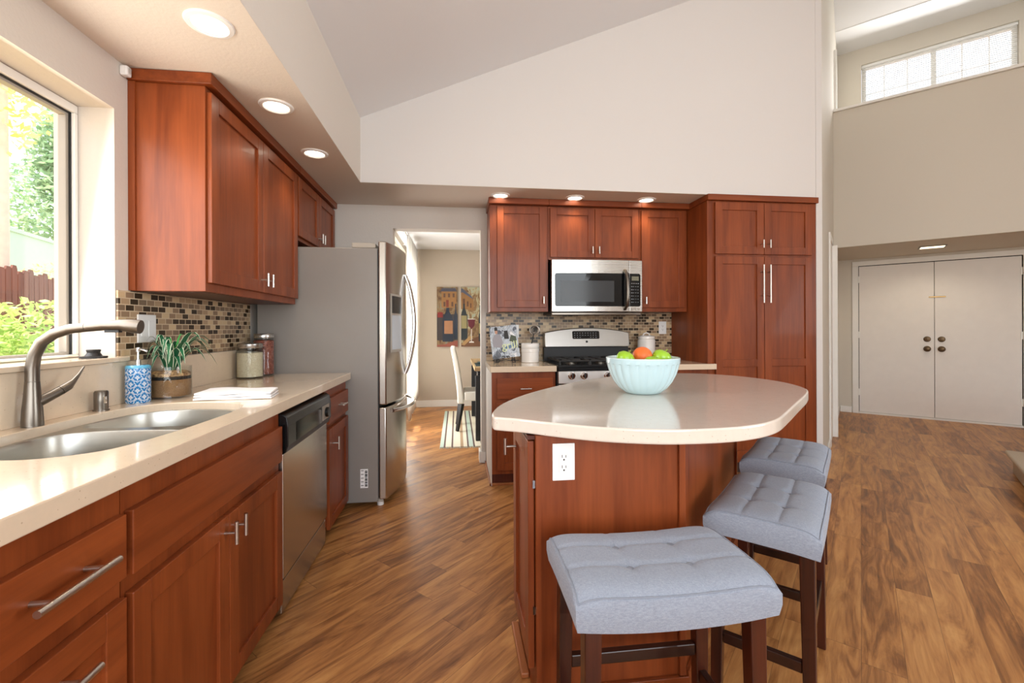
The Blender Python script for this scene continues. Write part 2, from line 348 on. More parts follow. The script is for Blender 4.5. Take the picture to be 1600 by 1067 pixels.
# dining room
struct('wall_dining_far', MB().box(-.90, 6.97, 0, 2.9, 7.1, 2.5), M['wall_dining'])
m = MB()
for a in ((4.15, 4.6, 0, 2.5), (6.85, 6.97, 0, 2.5), (4.6, 6.85, 0, .22), (4.6, 6.85, 2.34, 2.5)): m.fbox(FL, a[0], a[1], a[2], a[3], -.90, -.75)
struct('wall_dining_left', m, M['wall_dining'])
struct('wall_dining_right', MB().box(2.8, 4.15, 0, 2.9, 6.97, 2.5), M['wall_dining'])
struct('ceiling_dining', MB().box(-.9, 4.15, 2.42, 2.9, 7.1, 2.5), M['ceil'])
struct('baseboard_dining', MB().box(-.745, 6.955, 0, 2.8, 6.969, .10), M['trimw'], bevel=.003)
struct('baseboard_opening', MB().box(.196, 4.006, 0, .213, 4.15, .10).box(.196, 4.004, 0, .255, 4.019, .10), M['trimw'], bevel=.003)
m = MB(); ebox(m, s0 + .001, s0 + .016, n0 + .02, 5.52, 0, .085); ebox(m, s0 + .001, s0 + .016, 6.15, 7.90, 0, .085); ebox(m, s0 + .02, -.10, 7.893, 7.909, 0, .085)
struct('baseboard_hall', m, M['trimw'], bevel=.003)

# kitchen window
win = sempty('window_1', (-1.5, 1.2, 1.1))
m = MB(); m.fbox(FL, .452, 1.948, 1.102, 1.112, -1.53, -1.472).fbox(FL, .452, 1.948, 2.052, 2.083, -1.53, -1.472).fbox(FL, .452, .49, 1.112, 2.052, -1.53, -1.472).fbox(FL, 1.932, 1.948, 1.112, 2.052, -1.53, -1.472)
m.build('window_frame', M['trimw'], win, bevel=.003)
m = MB(); m.fbox(FL, .49, 1.931, 1.112, 1.122, -1.518, -1.49).fbox(FL, .49, 1.931, 2.036, 2.052, -1.518, -1.49).fbox(FL, 1.914, 1.931, 1.122, 2.036, -1.518, -1.49).fbox(FL, .49, .515, 1.122, 2.036, -1.518, -1.49)
m.build('sash', M['grey_plastic'], win, bevel=.002)
m = MB(); m.fbox(FL, 1.926, 1.9315, 1.114, 2.05, -1.4895, -1.4835).fbox(FL, .49, 1.9315, 2.046, 2.0515, -1.4895, -1.4835); m.build('gasket', M['blackm'], win)
MB().fbox(FL, .51, 1.918, 1.118, 2.038, -1.506, -1.502).build('pane', M['pane'], win)
MB().fbox(FL, .40, 1.985, 1.081, 1.100, -1.53, -1.312).build('window_sill', M['stone'], win, bevel=.003)

n_ = N('sheer_white_curtain'); n_.set(C(246, 244, 240), .9); tr_ = n_.n('BsdfTranslucent'); tr_.inputs[0].default_value = C(246, 244, 240); mx_ = n_.n('MixShader'); mx_.inputs[0].default_value = .45
n_.l(n_.b.outputs[0], mx_.inputs[1]); n_.l(tr_.outputs[0], mx_.inputs[2]); n_.l(mx_.outputs[0], n_.t.nodes['Material Output'].inputs[0]); M['curtain'] = n_.m
# dining window; unseen shades and bars added to shape the floor's sun patches
win = sempty('window_2', (-.8, 5.35, .42))
m = MB()
for a in ((4.602, 4.66, .222, 2.338), (6.79, 6.848, .222, 2.338), (4.66, 6.79, .222, .27), (4.66, 6.79, 2.28, 2.338), ): m.fbox(FL, a[0], a[1], a[2], a[3], -.86, -.80)
for a in ((4.66, 6.79, 1.24, 1.30), (4.66, 6.79, 1.66, 1.70)): m.fbox(FL, a[0], a[1], a[2], a[3], -.831, -.826)
for y0, y1 in ((4.82, 4.89), (5.06, 5.32), (5.60, 6.79)): m.fbox(FL, y0, y1, 1.30, 1.66, -.831, -.826)  # added blockers between the gaps cut the sun into separate patches
m.build('window_frame', M['trimw'], win)
MB().fbox(FL, 4.66, 6.79, .27, 2.28, -.835, -.832).build('pane', M['pane'], win)
MB().fbox(FL, 4.66, 6.79, .27, 1.25, -.825, -.822).build('sun_patch_shade', M['curtain'], win)
MB().fbox(FL, 4.66, 6.79, 1.68, 2.28, -.825, -.822).build('sun_patch_shade', M['curtain'], win)

# loft window with a blind
win = sempty('window_3', E(.76, 7.98, 4.0))
m = MB()
for a in ((WL + .002, WL + .05, WB + .002, WT - .002), (WR - .05, WR - .002, WB + .002, WT - .002), (WL + .05, WR - .05, WB + .002, WB + .05), (WL + .05, WR - .05, WT - .05, WT - .002), (.735, .785, WB + .05, WT - .05)): m.fbox(FE, a[0], a[1], a[2], a[3], -8.03, -7.975)
m.build('window_frame', M['trimw'], win)
m = MB()
for a in (.26, .50, 1.02, 1.26): m.fbox(FE, a, a + .012, WB + .05, WT - .05, -8.012, -8.0)
m.fbox(FE, WL + .05, WR - .05, 4.45, 4.462, -8.012, -8.0)
m.build('muntin_grid', M['trimw'], win)
MB().fbox(FE, WL + .05, WR - .05, WB + .05, WT - .05, -8.008, -8.004).build('pane', M['pane'], win)
bl = MB()
for i in range(34): 
    z = WB + .02 + i * .025
    bl.add([E(WL + .01, 7.945, z), E(WR - .01, 7.945, z), E(WR - .01, 7.960, z + .019), E(WL + .01, 7.960, z + .019)], [(0, 1, 2, 3)])
blo = bl.build('window_blind', M['white_plastic'], win, recalc=False)
MB().fbox(FE, WL + .004, WR - .004, WT - .035, WT - .003, -7.97, -7.935).build('blind_headrail', M['white_plastic'], win)

# entrance doors
def entry_door(name, a0, a1, hinge_left):
    d = sempty(name, E((a0 + a1) / 2, 7.93, 0))
    MB().fbox(FE, a0, a1, .025, 2.045, -7.96, -7.925).build('door_leaf', M['doorw'], d, bevel=.002)
    k = a1 - .068 if hinge_left else a0 + .064
    def rnd(z, r0, mat, nm, prof):
        m = MB(); n = 22; vs = []
        for r, c in prof:
            for j in range(n): vs.append(FE(k + r * math.cos(2 * math.pi * j / n), z + r * math.sin(2 * math.pi * j / n), -7.925 + c))
        kk = len(prof); fs = [(i * n + j, i * n + (j + 1) % n, (i + 1) * n + (j + 1) % n, (i + 1) * n + j) for i in range(kk - 1) for j in range(n)] + [tuple((kk - 1) * n + j for j in range(n))]
        m.add(vs, fs).build(nm, mat, d, smooth=True)
    rnd(.915, .03, M['bronze'], 'door_knob', [(.038, 0), (.038, .006), (.016, .01), (.014, .03), (.026, .036), (.03, .05), (.024, .062), (.008, .066)])
    rnd(1.042, .03, M['bronze'], 'deadbolt', [(.036, 0), (.036, .008), (.03, .014), (.014, .016), (.012, .024), (.002, .025)])
    hx = a0 if hinge_left else a1
    for z in (.25, 1.05, 1.82): MB().fbox(FE, hx - .012, hx + .012, z, z + .09, -7.926, -7.915).build('hinge', M['trimw'], d)
    return d
entry_door('door_1', -.016, .752, True)
d2 = entry_door('door_2', .757, 1.516, False)
MB().fbox(FE, .70, .86, 1.582, 1.596, -7.9245, -7.912).build('surface_bolt', M['brass'], d2, bevel=.002)
m = MB(); ca = 7.9095
for a in ((-.092, -.022, 0, 2.05), (1.522, 1.592, 0, 2.05), (-.092, 1.592, 2.052, 2.115)): m.fbox(FE, a[0], a[1], a[2], a[3], -ca, -7.892)
struct('trim_2', m, M['trimw'], bevel=.003)
struct('door_gap_blocker', MB().fbox(FE, -.029, 1.529, 0, 2.074, -8.03, -7.9615), M['dark_slot'])  # dark backing added to stop sky light showing through the door gaps
struct('trim_3', MB().fbox(FE, -.02, 1.52, 0, .022, -7.96, -7.90), M['trimw'])
m = MB(); ebox(m, s0 + .001, s0 + .018, 5.50, 5.56, 0, 2.16); ebox(m, s0 + .001, s0 + .055, 6.04, 6.10, 0, 2.10); ebox(m, s0 + .001, s0 + .018, 5.56, 6.04, 2.10, 2.16)
struct('trim_4', m, M['trimw'], bevel=.002)
dd = sempty('door_3', E(s0, 5.8, 0)); dm = MB(); ebox(dm, s0 + .001, s0 + .009, 5.562, 6.038, .01, 2.098); dm.build('door_leaf', M['doorw'], dd)
m = MB(); ebox(m, s0 + .001, s0 + .03, 6.80, 6.86, 3.82, 4.62); struct('trim_5', m, M['trimw'])

# ------------------------------------------------------------------ cabinet makers
def door(parent, F, a0, a1, b0, b1, c0, mat, t=.02, rail=.058, splits=(), name='door', flat=False):
    m = MB()
    if flat: m.fbox(F, a0, a1, b0, b1, c0, c0 + t)
    else:
        m.fbox(F, a0 + .01, a1 - .01, b0 + .01, b1 - .01, c0, c0 + t - .010)
        m.fbox(F, a0, a0 + rail, b0, b1, c0, c0 + t).fbox(F, a1 - rail, a1, b0, b1, c0, c0 + t)
        m.fbox(F, a0 + rail, a1 - rail, b1 - rail, b1, c0, c0 + t).fbox(F, a0 + rail, a1 - rail, b0, b0 + rail, c0, c0 + t)
        for z in splits: m.fbox(F, a0 + rail, a1 - rail, z - rail / 2, z + rail / 2, c0, c0 + t)
    return m.build(name, mat, parent, bevel=.0022)
def pull(parent, F, a, b, c, length, vertical=True, posts=1, r=.006, off=.035):
    m = MB(); h = length / 2
    p = lambda d, cc: F(a, b + d, cc) if vertical else F(a + d, b, cc)
    m.cyl(p(-h, c + off), p(h, c + off), r, 14)
    for d in ([0] if posts == 1 else [-h * .62, h * .62]): m.cyl(p(d, c), p(d, c + off), r * .75, 10)
    return m.build('handle', M['nickel'], parent, smooth=True)

# --- left base run. door faces at x = -.717
CF = -.737
def basecab(label, y0, y1):
    return thing('base_cabinet', label, 'cabinet', (-1.0, (y0 + y1) / 2, 0))
cab = basecab('cherry wood base cabinet of drawers nearest the camera under the sink counter', .42, 1.08)
MB().box(-1.30, .42, .09, CF, 1.079, .868).build('carcass', M['wood_v'], cab)
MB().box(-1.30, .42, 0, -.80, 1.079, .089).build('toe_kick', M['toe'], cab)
d = door(cab, FL, .46, 1.072, .668, .806, CF, M['wood_y'], name='drawer', flat=True); pull(d, FL, .905, .745, CF + .02, .18, False, 2, .0068, .038)
d = door(cab, FL, .46, 1.072, .36, .625, CF, M['wood_y'], name='drawer'); pull(d, FL, .905, .565, CF + .02, .085, False, 1, .0066, .038)
d = door(cab, FL, .46, 1.072, .08, .345, CF, M['wood_y'], name='drawer'); pull(d, FL, .905, .285, CF + .02, .085, False, 1, .0066, .038)
cab = basecab('cherry wood sink base cabinet with two doors below a blank front', 1.082, 1.96)
MB().box(-1.30, 1.082, .09, CF, 1.96, .66).box(CF - .02, 1.082, .66, CF, 1.96, .868).build('carcass', M['wood_v'], cab)
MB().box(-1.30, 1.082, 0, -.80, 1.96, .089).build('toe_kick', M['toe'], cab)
door(cab, FL, 1.092, 1.949, .662, .806, CF, M['wood_y'], name='blank_front', flat=True)
d = door(cab, FL, 1.092, 1.513, .075, .622, CF, M['wood_v']); pull(d, FL, 1.484, .575, CF + .02, .07, True, 1)
d = door(cab, FL, 1.517, 1.949, .075, .622, CF, M['wood_v']); pull(d, FL, 1.546, .575, CF + .02, .07, True, 1)
cab = basecab('narrow cherry wood base cabinet between dishwasher and refrigerator', 2.61, 3.09)
MB().box(-1.30, 2.606, .09, CF, 3.085, .868).build('carcass', M['wood_v'], cab)
MB().box(-1.30, 2.606, 0, -.80, 3.085, .089).build('toe_kick', M['toe'], cab)
d = door(cab, FL, 2.632, 3.07, .667, .81, CF, M['wood_y'], name='drawer', flat=True); pull(d, FL, 2.86, .745, CF + .02, .09, False, 2, .005)
d = door(cab, FL, 2.632, 3.07, .07, .636, CF, M['wood_v']); pull(d, FL, 2.70, .545, CF + .02, .075, True, 1)

# --- dishwasher
dw = thing('dishwasher', 'stainless steel dishwasher with black control panel beside the sink cabinet', 'dishwasher', (-1.0, 2.28, 0))
MB().box(-1.30, 1.968, .02, -.765, 2.598, .866).build('body', M['blackm'], dw)
MB().fbox(FL, 1.968, 2.598, .162, .684, -.764, -.722).build('door', M['steel_v'], dw, bevel=.004)
MB().fbox(FL, 1.968, 2.598, .018, .148, -.764, -.730).build('kick_panel', M['steel_v'], dw, bevel=.003)
m = MB(); prof = [(.684, -.722), (.69, -.712), (.72, -.700), (.80, -.700), (.838, -.706), (.853, -.725), (.853, -.764), (.684, -.764)]
vs = [FL(a, b, c) for a in (1.966, 2.600) for b, c in prof]; k = len(prof)
m.add(vs, [tuple(range(k)), tuple(range(2 * k - 1, k - 1, -1))] + [(i, (i + 1) % k, k + (i + 1) % k, k + i) for i in range(k)])
cp = m.build('control_panel', M['black'], dw, bevel=.003)
MB().fbox(FL, 2.06, 2.42, .722, .802, -.7005, -.6985).build('latch_recess', M['blackglass'], cp)
m = MB(); m.fbox(FL, 2.44, 2.56, .725, .80, -.7005, -.6982); m.build('dial_plate', M['grey_plastic'], cp)
MB().cyl(FL(2.50, .762, -.6982), FL(2.50, .762, -.682), .026, 22).build('dial', M['black'], cp, smooth=True, bevel=.002)

# --- left counter with the sink cut-out
def rounded(x0, x1, y0, y1, r, n=7, r2=None):
    pts = []
    for cx, cy, a0, rr in ((x1, y1, 0, r), (x0, y1, 90, r2 or r), (x0, y0, 180, r2 or r), (x1, y0, 270, r)):
        ox = cx - rr if cx == x1 else cx + rr; oy = cy - rr if cy == y1 else cy + rr
        for i in range(n + 1):
            t = R(a0 + 90 * i / n); pts.append((ox + rr * math.cos(t), oy + rr * math.sin(t)))
    return pts
ZC, TH = .914, .044
def catmull(P, n=6):
    out = []; k = len(P)
    for i in range(k):
        a, b, c, d_ = (Vector(P[(i + j) % k]) for j in (-1, 0, 1, 2))
        for t in range(n):
            u = t / n; out.append(tuple(.5 * ((2 * b) + (c - a) * u + (2 * a - 5 * b + 4 * c - d_) * u * u + (3 * b - a - 3 * c + d_) * u ** 3)))
    return out
def slab_with_hole(outer, hole, z0, z1, *more):
    bm = bmesh.new()
    def loop(p): 
        v = [bm.verts.new((x, y, z1)) for x, y in p]; return [bm.edges.new((v[i], v[(i + 1) % len(v)])) for i in range(len(v))]
    ed = loop(outer) + loop(hole)
    for h_ in more: ed += loop(h_)
    bmesh.ops.triangle_fill(bm, edges=ed, use_beauty=True)
    g = bmesh.ops.extrude_face_region(bm, geom=bm.faces[:])
    bmesh.ops.translate(bm, verts=[v for v in g['geom'] if isinstance(v, bmesh.types.BMVert)], vec=(0, 0, z0 - z1))
    bmesh.ops.recalc_face_normals(bm, faces=bm.faces)
    mb = MB(); bm.verts.index_update(); mb.add([v.co[:] for v in bm.verts], [[v.index for v in f.verts] for f in bm.faces]); bm.free(); return mb
hole = catmull([(-1.25, 1.40), (-1.258, 1.53), (-1.258, 1.66), (-1.248, 1.75), (-1.230, 1.835), (-1.195, 1.90), (-1.13, 1.94), (-1.04, 1.95), (-.93, 1.93), (-.845, 1.88), (-.805, 1.79), (-.797, 1.65), (-.805, 1.45), (-.825, 1.30), (-.86, 1.20), (-.95, 1.148), (-1.05, 1.15), (-1.15, 1.20), (-1.22, 1.29)], 4)
wt = thing('worktop', 'long beige quartz worktop holding the sink along the window wall', 'worktop', (-1.02, 1.75, ZC - TH))
slab_with_hole([(-1.343, .40), (-.7055, .40), (-.7055, 3.098), (-1.343, 3.098)], hole, ZC - TH, ZC).build('slab', M['stone'], wt, bevel=.003)
MB().box(-1.343, .40, ZC + .0005, -1.323, 3.098, 1.0795).build('upstand', M['stone'], wt)
tb = tag(MB().box(-1.344, 1.955, 1.081, -1.337, 3.10, 1.366).build('tile_backsplash', M['tile_l']), 'brown and tan glass mosaic tiles on the wall between counter and left wall cabinet', 'backsplash')

# --- sink
sk_ = thing('double_sink', 'undermount stainless steel double bowl sink in the beige counter', 'sink', (-.97, 1.48, .70))
rimA = catmull([(-1.237, 1.40), (-1.237, 1.48), (-1.20, 1.54), (-1.10, 1.568), (-.95, 1.563), (-.85, 1.535), (-.822, 1.45), (-.84, 1.30), (-.875, 1.21), (-.96, 1.168), (-1.05, 1.172), (-1.14, 1.218), (-1.21, 1.30)], 5)
rimB = catmull([(-1.222, 1.632), (-1.246, 1.69), (-1.241, 1.78), (-1.215, 1.85), (-1.17, 1.90), (-1.08, 1.932), (-.96, 1.918), (-.87, 1.87), (-.82, 1.78), (-.813, 1.67), (-.845, 1.622), (-1.02, 1.610), (-1.16, 1.612)], 5)
ZR = .886
for rim in (rimA, rimB):
    cx = sum(q_[0] for q_ in rim) / len(rim); cy = sum(q_[1] for q_ in rim) / len(rim); L = []
    for z, sc_ in ((ZR, 1), (ZR - .006, .99), (.80, .965), (.74, .935), (.718, .89), (.709, .80), (.706, .60)): L.append([(cx + (x - cx) * sc_, cy + (y - cy) * sc_, z) for x, y in rim])
    n = len(rim); vs = [q_ for l in L for q_ in l]
    fs = [(i * n + j, i * n + (j + 1) % n, (i + 1) * n + (j + 1) % n, (i + 1) * n + j) for i in range(len(L) - 1) for j in range(n)] + [tuple((len(L) - 1) * n + j for j in range(n))]
    b = MB().add(vs, fs).build('sink_bowl', M['sinksteel'], sk_, smooth=True)
    MB().lathe((cx, cy, .7065), [(.043, 0), (.043, .002), (.03, .003), (.006, .001)], 24).build('drain', M['chrome'], b, smooth=True)
hx_ = sum(q_[0] for q_ in hole) / len(hole); hy_ = sum(q_[1] for q_ in hole) / len(hole)
slab_with_hole([(hx_ + (x - hx_) * .997, hy_ + (y - hy_) * .997) for x, y in hole], rimA, ZR - .003, ZR, rimB).build('flange', M['sinksteel'], sk_)

# --- faucet
fx, fy = -1.287, 1.533
fa = thing('faucet', 'brushed nickel pull-out kitchen faucet behind the sink', 'faucet', (fx, fy, ZC))
MB().lathe((fx, fy, ZC + .0005), [(.0255, 0), (.0255, .012), (.0235, .05), (.020, .09), (.0172, .132), (.0172, .136)], 28).build('body', M['nickel_dark'], fa, smooth=True)
sp = [(fx, fy, 1.051), (fx, fy, 1.093), (fx + .006, fy, 1.130), (fx + .026, fy, 1.171), (fx + .060, fy, 1.196), (fx + .105, fy, 1.211), (fx + .15, fy, 1.216)]
MB().tube(sp, [.0168, .0166, .0163, .0160, .0156, .015, .0145], 20).build('spout', M['nickel_dark'], fa, smooth=True)
hd = [(fx + .151, fy, 1.216), (fx + .20, fy, 1.221), (fx + .25, fy, 1.222), (fx + .278, fy, 1.219), (fx + .303, fy, 1.216)]
h = MB().tube(hd, [(.0145, .0145), (.0155, .0155), (.017, .018), (.018, .0215), (.017, .0215)], 20).build('spray_head', M['nickel_dark'], fa, smooth=True)
MB().box(fx + .205, fy - .008, 1.199, fx + .245, fy + .008, 1.207).build('button', M['blackm'], h)
hp = [(fx + .006, fy + .008, .985), (fx + .020, fy + .040, 1.002), (fx + .028, fy + .062, 1.014)]
MB().tube(hp, [.0165, .0145, .0142], 18).build('handle_socket', M['nickel_dark'], fa, smooth=True)
hl = [(fx + .0285, fy + .0635, 1.015), (fx + .035, fy + .082, 1.026), (fx + .041, fy + .094, 1.040), (fx + .047, fy + .107, 1.060), (fx + .053, fy + .121, 1.086)]
MB().tube(hl, [.0142, .0135, .0078, .0045, .0022], 16).build('lever', M['nickel_dark'], fa, smooth=True)
ag = thing('air_gap', 'small nickel air gap cap on the counter between faucet and soap dispenser', 'air gap', (-1.288, 1.80, ZC))
MB().lathe((-1.288, 1.80, ZC + .0005), [(.024, 0), (.024, .003), (.0205, .0035), (.0208, .03), (.021, .066), (.018, .071), (.003, .0715)], 28).build('cap', M['nickel_dark'], ag, smooth=True)
MB().box(-1.2695, 1.786, ZC + .028, -1.2645, 1.794, ZC + .052).build('slot', M['chrome'], ag)

# --- soap dispenser
def soapmat():
    n = N('blue_scroll_glaze'); x = n.n('SeparateXYZ'); n.l(n.coord(), x.inputs[0])
    th = n.math('ARCTAN2', x.outputs[1], x.outputs[0]); u = n.math('MULTIPLY', th, 6 / (2 * math.pi)); v = n.math('DIVIDE', x.outputs[2], .0518)
    def pat(us, vs_):
        fu = n.math('SUBTRACT', n.math('FRACT', n.math('ADD', u, us)), .5); fv = n.math('SUBTRACT', n.math('FRACT', n.math('ADD', v, vs_)), .5)
        r = n.math('SQRT', n.math('ADD', n.math('POWER', fu, 2.0), n.math('POWER', fv, 2.0))); a = n.math('ARCTAN2', fv, n.math('ABSOLUTE', fu))
        return n.math('SINE', n.math('ADD', n.math('MULTIPLY', r, 22.0), n.math('MULTIPLY', n.math('SINE', n.math('MULTIPLY', a, 4.0)), 1.6)))
    p = n.math('MAXIMUM', pat(0, 0), pat(.5, .5))
    m_ = n.math('GREATER_THAN', p, .86)
    c = n.mix(m_, C(44, 122, 184), C(226, 236, 242)); n.set(c, .2, 0, .5); n.bump(m_, .4, .002); return n.m
M['soap'] = soapmat(); M['soap_top'] = plain('turquoise_glaze', C(92, 170, 206), .2, 0, .4)
sx, sy = -1.276, 1.972
so = thing('soap_dispenser', 'blue and white patterned ceramic soap dispenser with clear pump', 'soap dispenser', (sx, sy, ZC))
MB().lathe((sx, sy, ZC + .0005), [(.039, 0), (.0415, .004), (.0415, .138)], 40).build('bottle', M['soap'], so, smooth=True)
MB().lathe((sx, sy, ZC + .139), [(.0415, 0), (.0415, .006), (.037, .012), (.014, .013)], 36).build('collar', M['soap_top'], so, smooth=True)
pm = MB().lathe((sx, sy, ZC + .1525), [(.010, 0), (.010, .02), (.005, .022), (.0045, .05), (.0085, .052), (.0085, .068), (.003, .07)], 18).build('pump', M['chrome'], so, smooth=True)
MB().tube([(sx, sy, ZC + .212), (sx + .02, sy - .01, ZC + .215), (sx + .045, sy - .022, ZC + .208)], [.006, .005, .004], 10).build('nozzle', M['chrome'], pm, smooth=True)

# --- plant in a glass pot
px_, py_ = -1.238, 2.110
pl = thing('potted_plant', 'striped-leaf plant in a clear glass pot of brown sand by the wall', 'plant', (px_, py_, ZC))
m = MB(); m.lathe((px_, py_, ZC + .0005), [(.078, 0), (.078, .134), (.0755, .134), (.0755, .008), (.002, .008)], 44, close=False); m.build('glass_pot', M['glass'], pl, smooth=True)
def grains(name, a, b, sc):
    n = N(name); v = n.n('TexVoronoi'); n.l(n.coord(), v.inputs['Vector']); v.inputs['Scale'].default_value = sc
    wn = n.n('TexWhiteNoise'); n.l(v.outputs['Position'], wn.inputs['Vector']); n.set(n.mix(wn.outputs['Value'], a, b), .8); n.bump(v.outputs['Distance'], .8, .004); return n.m
M['sand'] = grains('brown_sand', C(150, 110, 72), C(176, 134, 92), 500); M['soil'] = plain('dark_soil', C(40, 32, 26), .9); M['peb'] = grains('tan_gravel', C(120, 82, 50), C(206, 166, 118), 110)
MB().lathe((px_, py_, ZC + .009), [(.0752, 0), (.0752, .070)], 40).build('sand', M['sand'], pl, smooth=True)
MB().lathe((px_, py_, ZC + .0792), [(.0752, 0), (.0752, .014)], 40).build('soil', M['soil'], pl, smooth=True)
m = MB(); m.lathe((px_, py_, ZC + .0934), [(.0752, 0), (.0752, .012), (.06, .020), (.03, .024), (.002, .025)], 40)
pb = m.build('gravel', M['peb'], pl, smooth=True); pb['kind'] = 'stuff'
def leafmat(name, mid, edge):
    n = N(name); x = n.n('SeparateXYZ'); n.l(n.coord('UV'), x.inputs[0])
    e = n.math('ABSOLUTE', n.math('SUBTRACT', x.outputs[0], .5)); n.set(n.mix(n.math('GREATER_THAN', e, .40), mid, edge), .45); n.b.inputs['Subsurface Weight'].default_value = 0; return n.m
M['leaf'] = leafmat('variegated_leaf', C(28, 92, 58), C(226, 228, 200)); M['leaf2'] = leafmat('bright_leaf', C(62, 156, 70), C(120, 190, 110))
def leaf(az, length, rise, droop, width, mat):
    n = 9; vs = []; uv = []
    d = Vector((math.cos(az), math.sin(az), 0)); sd = Vector((-d.y, d.x, 0))
    for i in range(n):
        t = i / (n - 1); c = Vector((px_, py_, ZC + .10)) + d * (.010 + length * t) + Vector((0, 0, rise * math.sin(t * math.pi * .62) - droop * t * t))
        wd = width * (math.sin(math.pi * (.12 + .88 * t) ** .8) * .5 + .02)
        for k, q in ((-1, 0), (0, .5), (1, 1)): vs.append(tuple(c + sd * wd * k + Vector((0, 0, -.12 * wd * (1 if k == 0 else -1))))); uv.append((q, t))
    fs = [(i * 3 + k, i * 3 + k + 1, i * 3 + k + 4, i * 3 + k + 3) for i in range(n - 1) for k in (0, 1)]
    o = MB().add(vs, fs).build('leaf', mat, pl, smooth=True, recalc=False)
    ul = o.data.uv_layers.new(name='UVMap')
    for lp in o.data.loops: ul.data[lp.index].uv = uv[lp.vertex_index]
rnd = random.Random(3)
for i in range(38):
    az = i * 2.399 + rnd.uniform(-.2, .2)
    ln = rnd.uniform(.11, .175); 
    if math.cos(az) < -.3: ln = min(ln, .075)
    if math.sin(az) < -.72 and math.cos(az) < .45: ln = min(ln, .075)
    leaf(az, ln, rnd.uniform(.13, .21), rnd.uniform(.04, .13), rnd.uniform(.022, .030), M['leaf'])
for i in range(7): leaf(i * .9 + .3, rnd.uniform(.03, .06), rnd.uniform(.13, .19), .01, .012, M['leaf2'])

# --- towel
tw = thing('tea_towel', 'folded white tea towel lying on the counter behind the sink', 'towel', (-.95, 2.06, ZC))
A_, B_, C_, D_ = Vector((-1.075, 1.975)), Vector((-.775, 1.99)), Vector((-.80, 2.135)), Vector((-1.09, 2.13))
for k in range(3):
    m = MB(); n = 12; vs = []
    ins = .004 * k
    for layer in (0, 1):
        for i in range(n + 1):
            for j in range(6):
                u, v = i / n, j / 5
                p = (A_ * (1 - u) + B_ * u) * (1 - v) + (D_ * (1 - u) + C_ * u) * v
                c = (A_ + B_ + C_ + D_) / 4; p = c + (p - c) * (1 - ins * 3)
                e = min(u, 1 - u, .12) / .12
                zt = ZC + .001 + k * .0105 + layer * .010 * (.7 + .3 * e) + .002 * math.sin(u * 9 + v * 3 + k) * (1 if layer else .5) + (.006 * (1 - u) ** 3 * v if layer else .004 * (1 - u) ** 3 * v)
                vs.append((p.x, p.y, max(zt, ZC + .0006)))
    W = (n + 1) * 6; fs = []
    for i in range(n):
        for j in range(5):
            q = (i * 6 + j, (i + 1) * 6 + j, (i + 1) * 6 + j + 1, i * 6 + j + 1); fs.append(q[::-1]); fs.append(tuple(x + W for x in q))
    per = [i * 6 for i in range(n + 1)] + [n * 6 + j for j in range(1, 6)] + [i * 6 + 5 for i in range(n - 1, -1, -1)] + [j for j in range(4, 0, -1)]
    for a, b in zip(per, per[1:] + per[:1]): fs.append((a, b, b + W, a + W))
    m.add(vs, fs).build('fold', M['white_cloth'], tw, smooth=True, bevel=.002)

# --- jars
M['rice'] = grains('white_rice', C(244, 232, 204), C(224, 208, 174), 260); M['beans'] = grains('red_brown_beans', C(112, 52, 40), C(168, 96, 78), 130)
def jar(label, x, y, r, h, fill, mat):
    j = thing('storage_jar', label, 'jar', (x, y, ZC), 0, 'glass storage jars by the refrigerator')
    MB().lathe((x, y, ZC + .0005), [(r * .96, 0), (r, .006), (r, h * .82), (r * .9, h * .86), (r * .9, h * .9), (r * .86, h * .9), (r * .86, h * .86), (r * .965, h * .82), (r * .965, .008), (.002, .008)], 40, close=False).build('glass', M['glass'], j, smooth=True)
    c = MB().lathe((x, y, ZC + .009), [(r * .95, 0), (r * .955, fill), (r * .5, fill + .008), (.003, fill + .004)], 36).build('contents', mat, j, smooth=True); c['kind'] = 'stuff'
    MB().lathe((x, y, ZC + h * .9), [(r * .93, 0), (r * .95, .003), (r * .95, .024), (r * .9, .028), (.003, .028)], 36).build('lid', M['steel'], j, smooth=True)
jar('short glass jar of white rice with steel lid beside the refrigerator', -1.239, 2.868, .072, .20, .142, M['rice'])
jar('tall glass jar of red-brown beans standing behind the rice jar', -1.222, 3.022, .060, .262, .21, M['beans'])
st = thing('drain_stopper', 'black rubber sink stopper lying on the window sill', 'stopper', (-1.375, 1.886, 1.10))
MB().lathe((-1.375, 1.886, 1.1005), [(.041, 0), (.041, .006), (.026, .008), (.019, .02), (.022, .030), (.020, .032), (.003, .032)], 30).build('stopper', M['blackm'], st, smooth=True)
cs = thing('corner_sensor', 'small clear plastic sensor on the wall at the corner of the left wall cabinet', 'sensor', (-1.33, 2.0, 2.24))
MB().box(-1.344, 1.975, 2.235, -1.315, 2.005, 2.275).build('housing', M['white_plastic'], cs, bevel=.006)
MB().box(-1.3145, 1.982, 2.245, -1.308, 1.998, 2.268).build('lens', M['glass'], cs, bevel=.003)

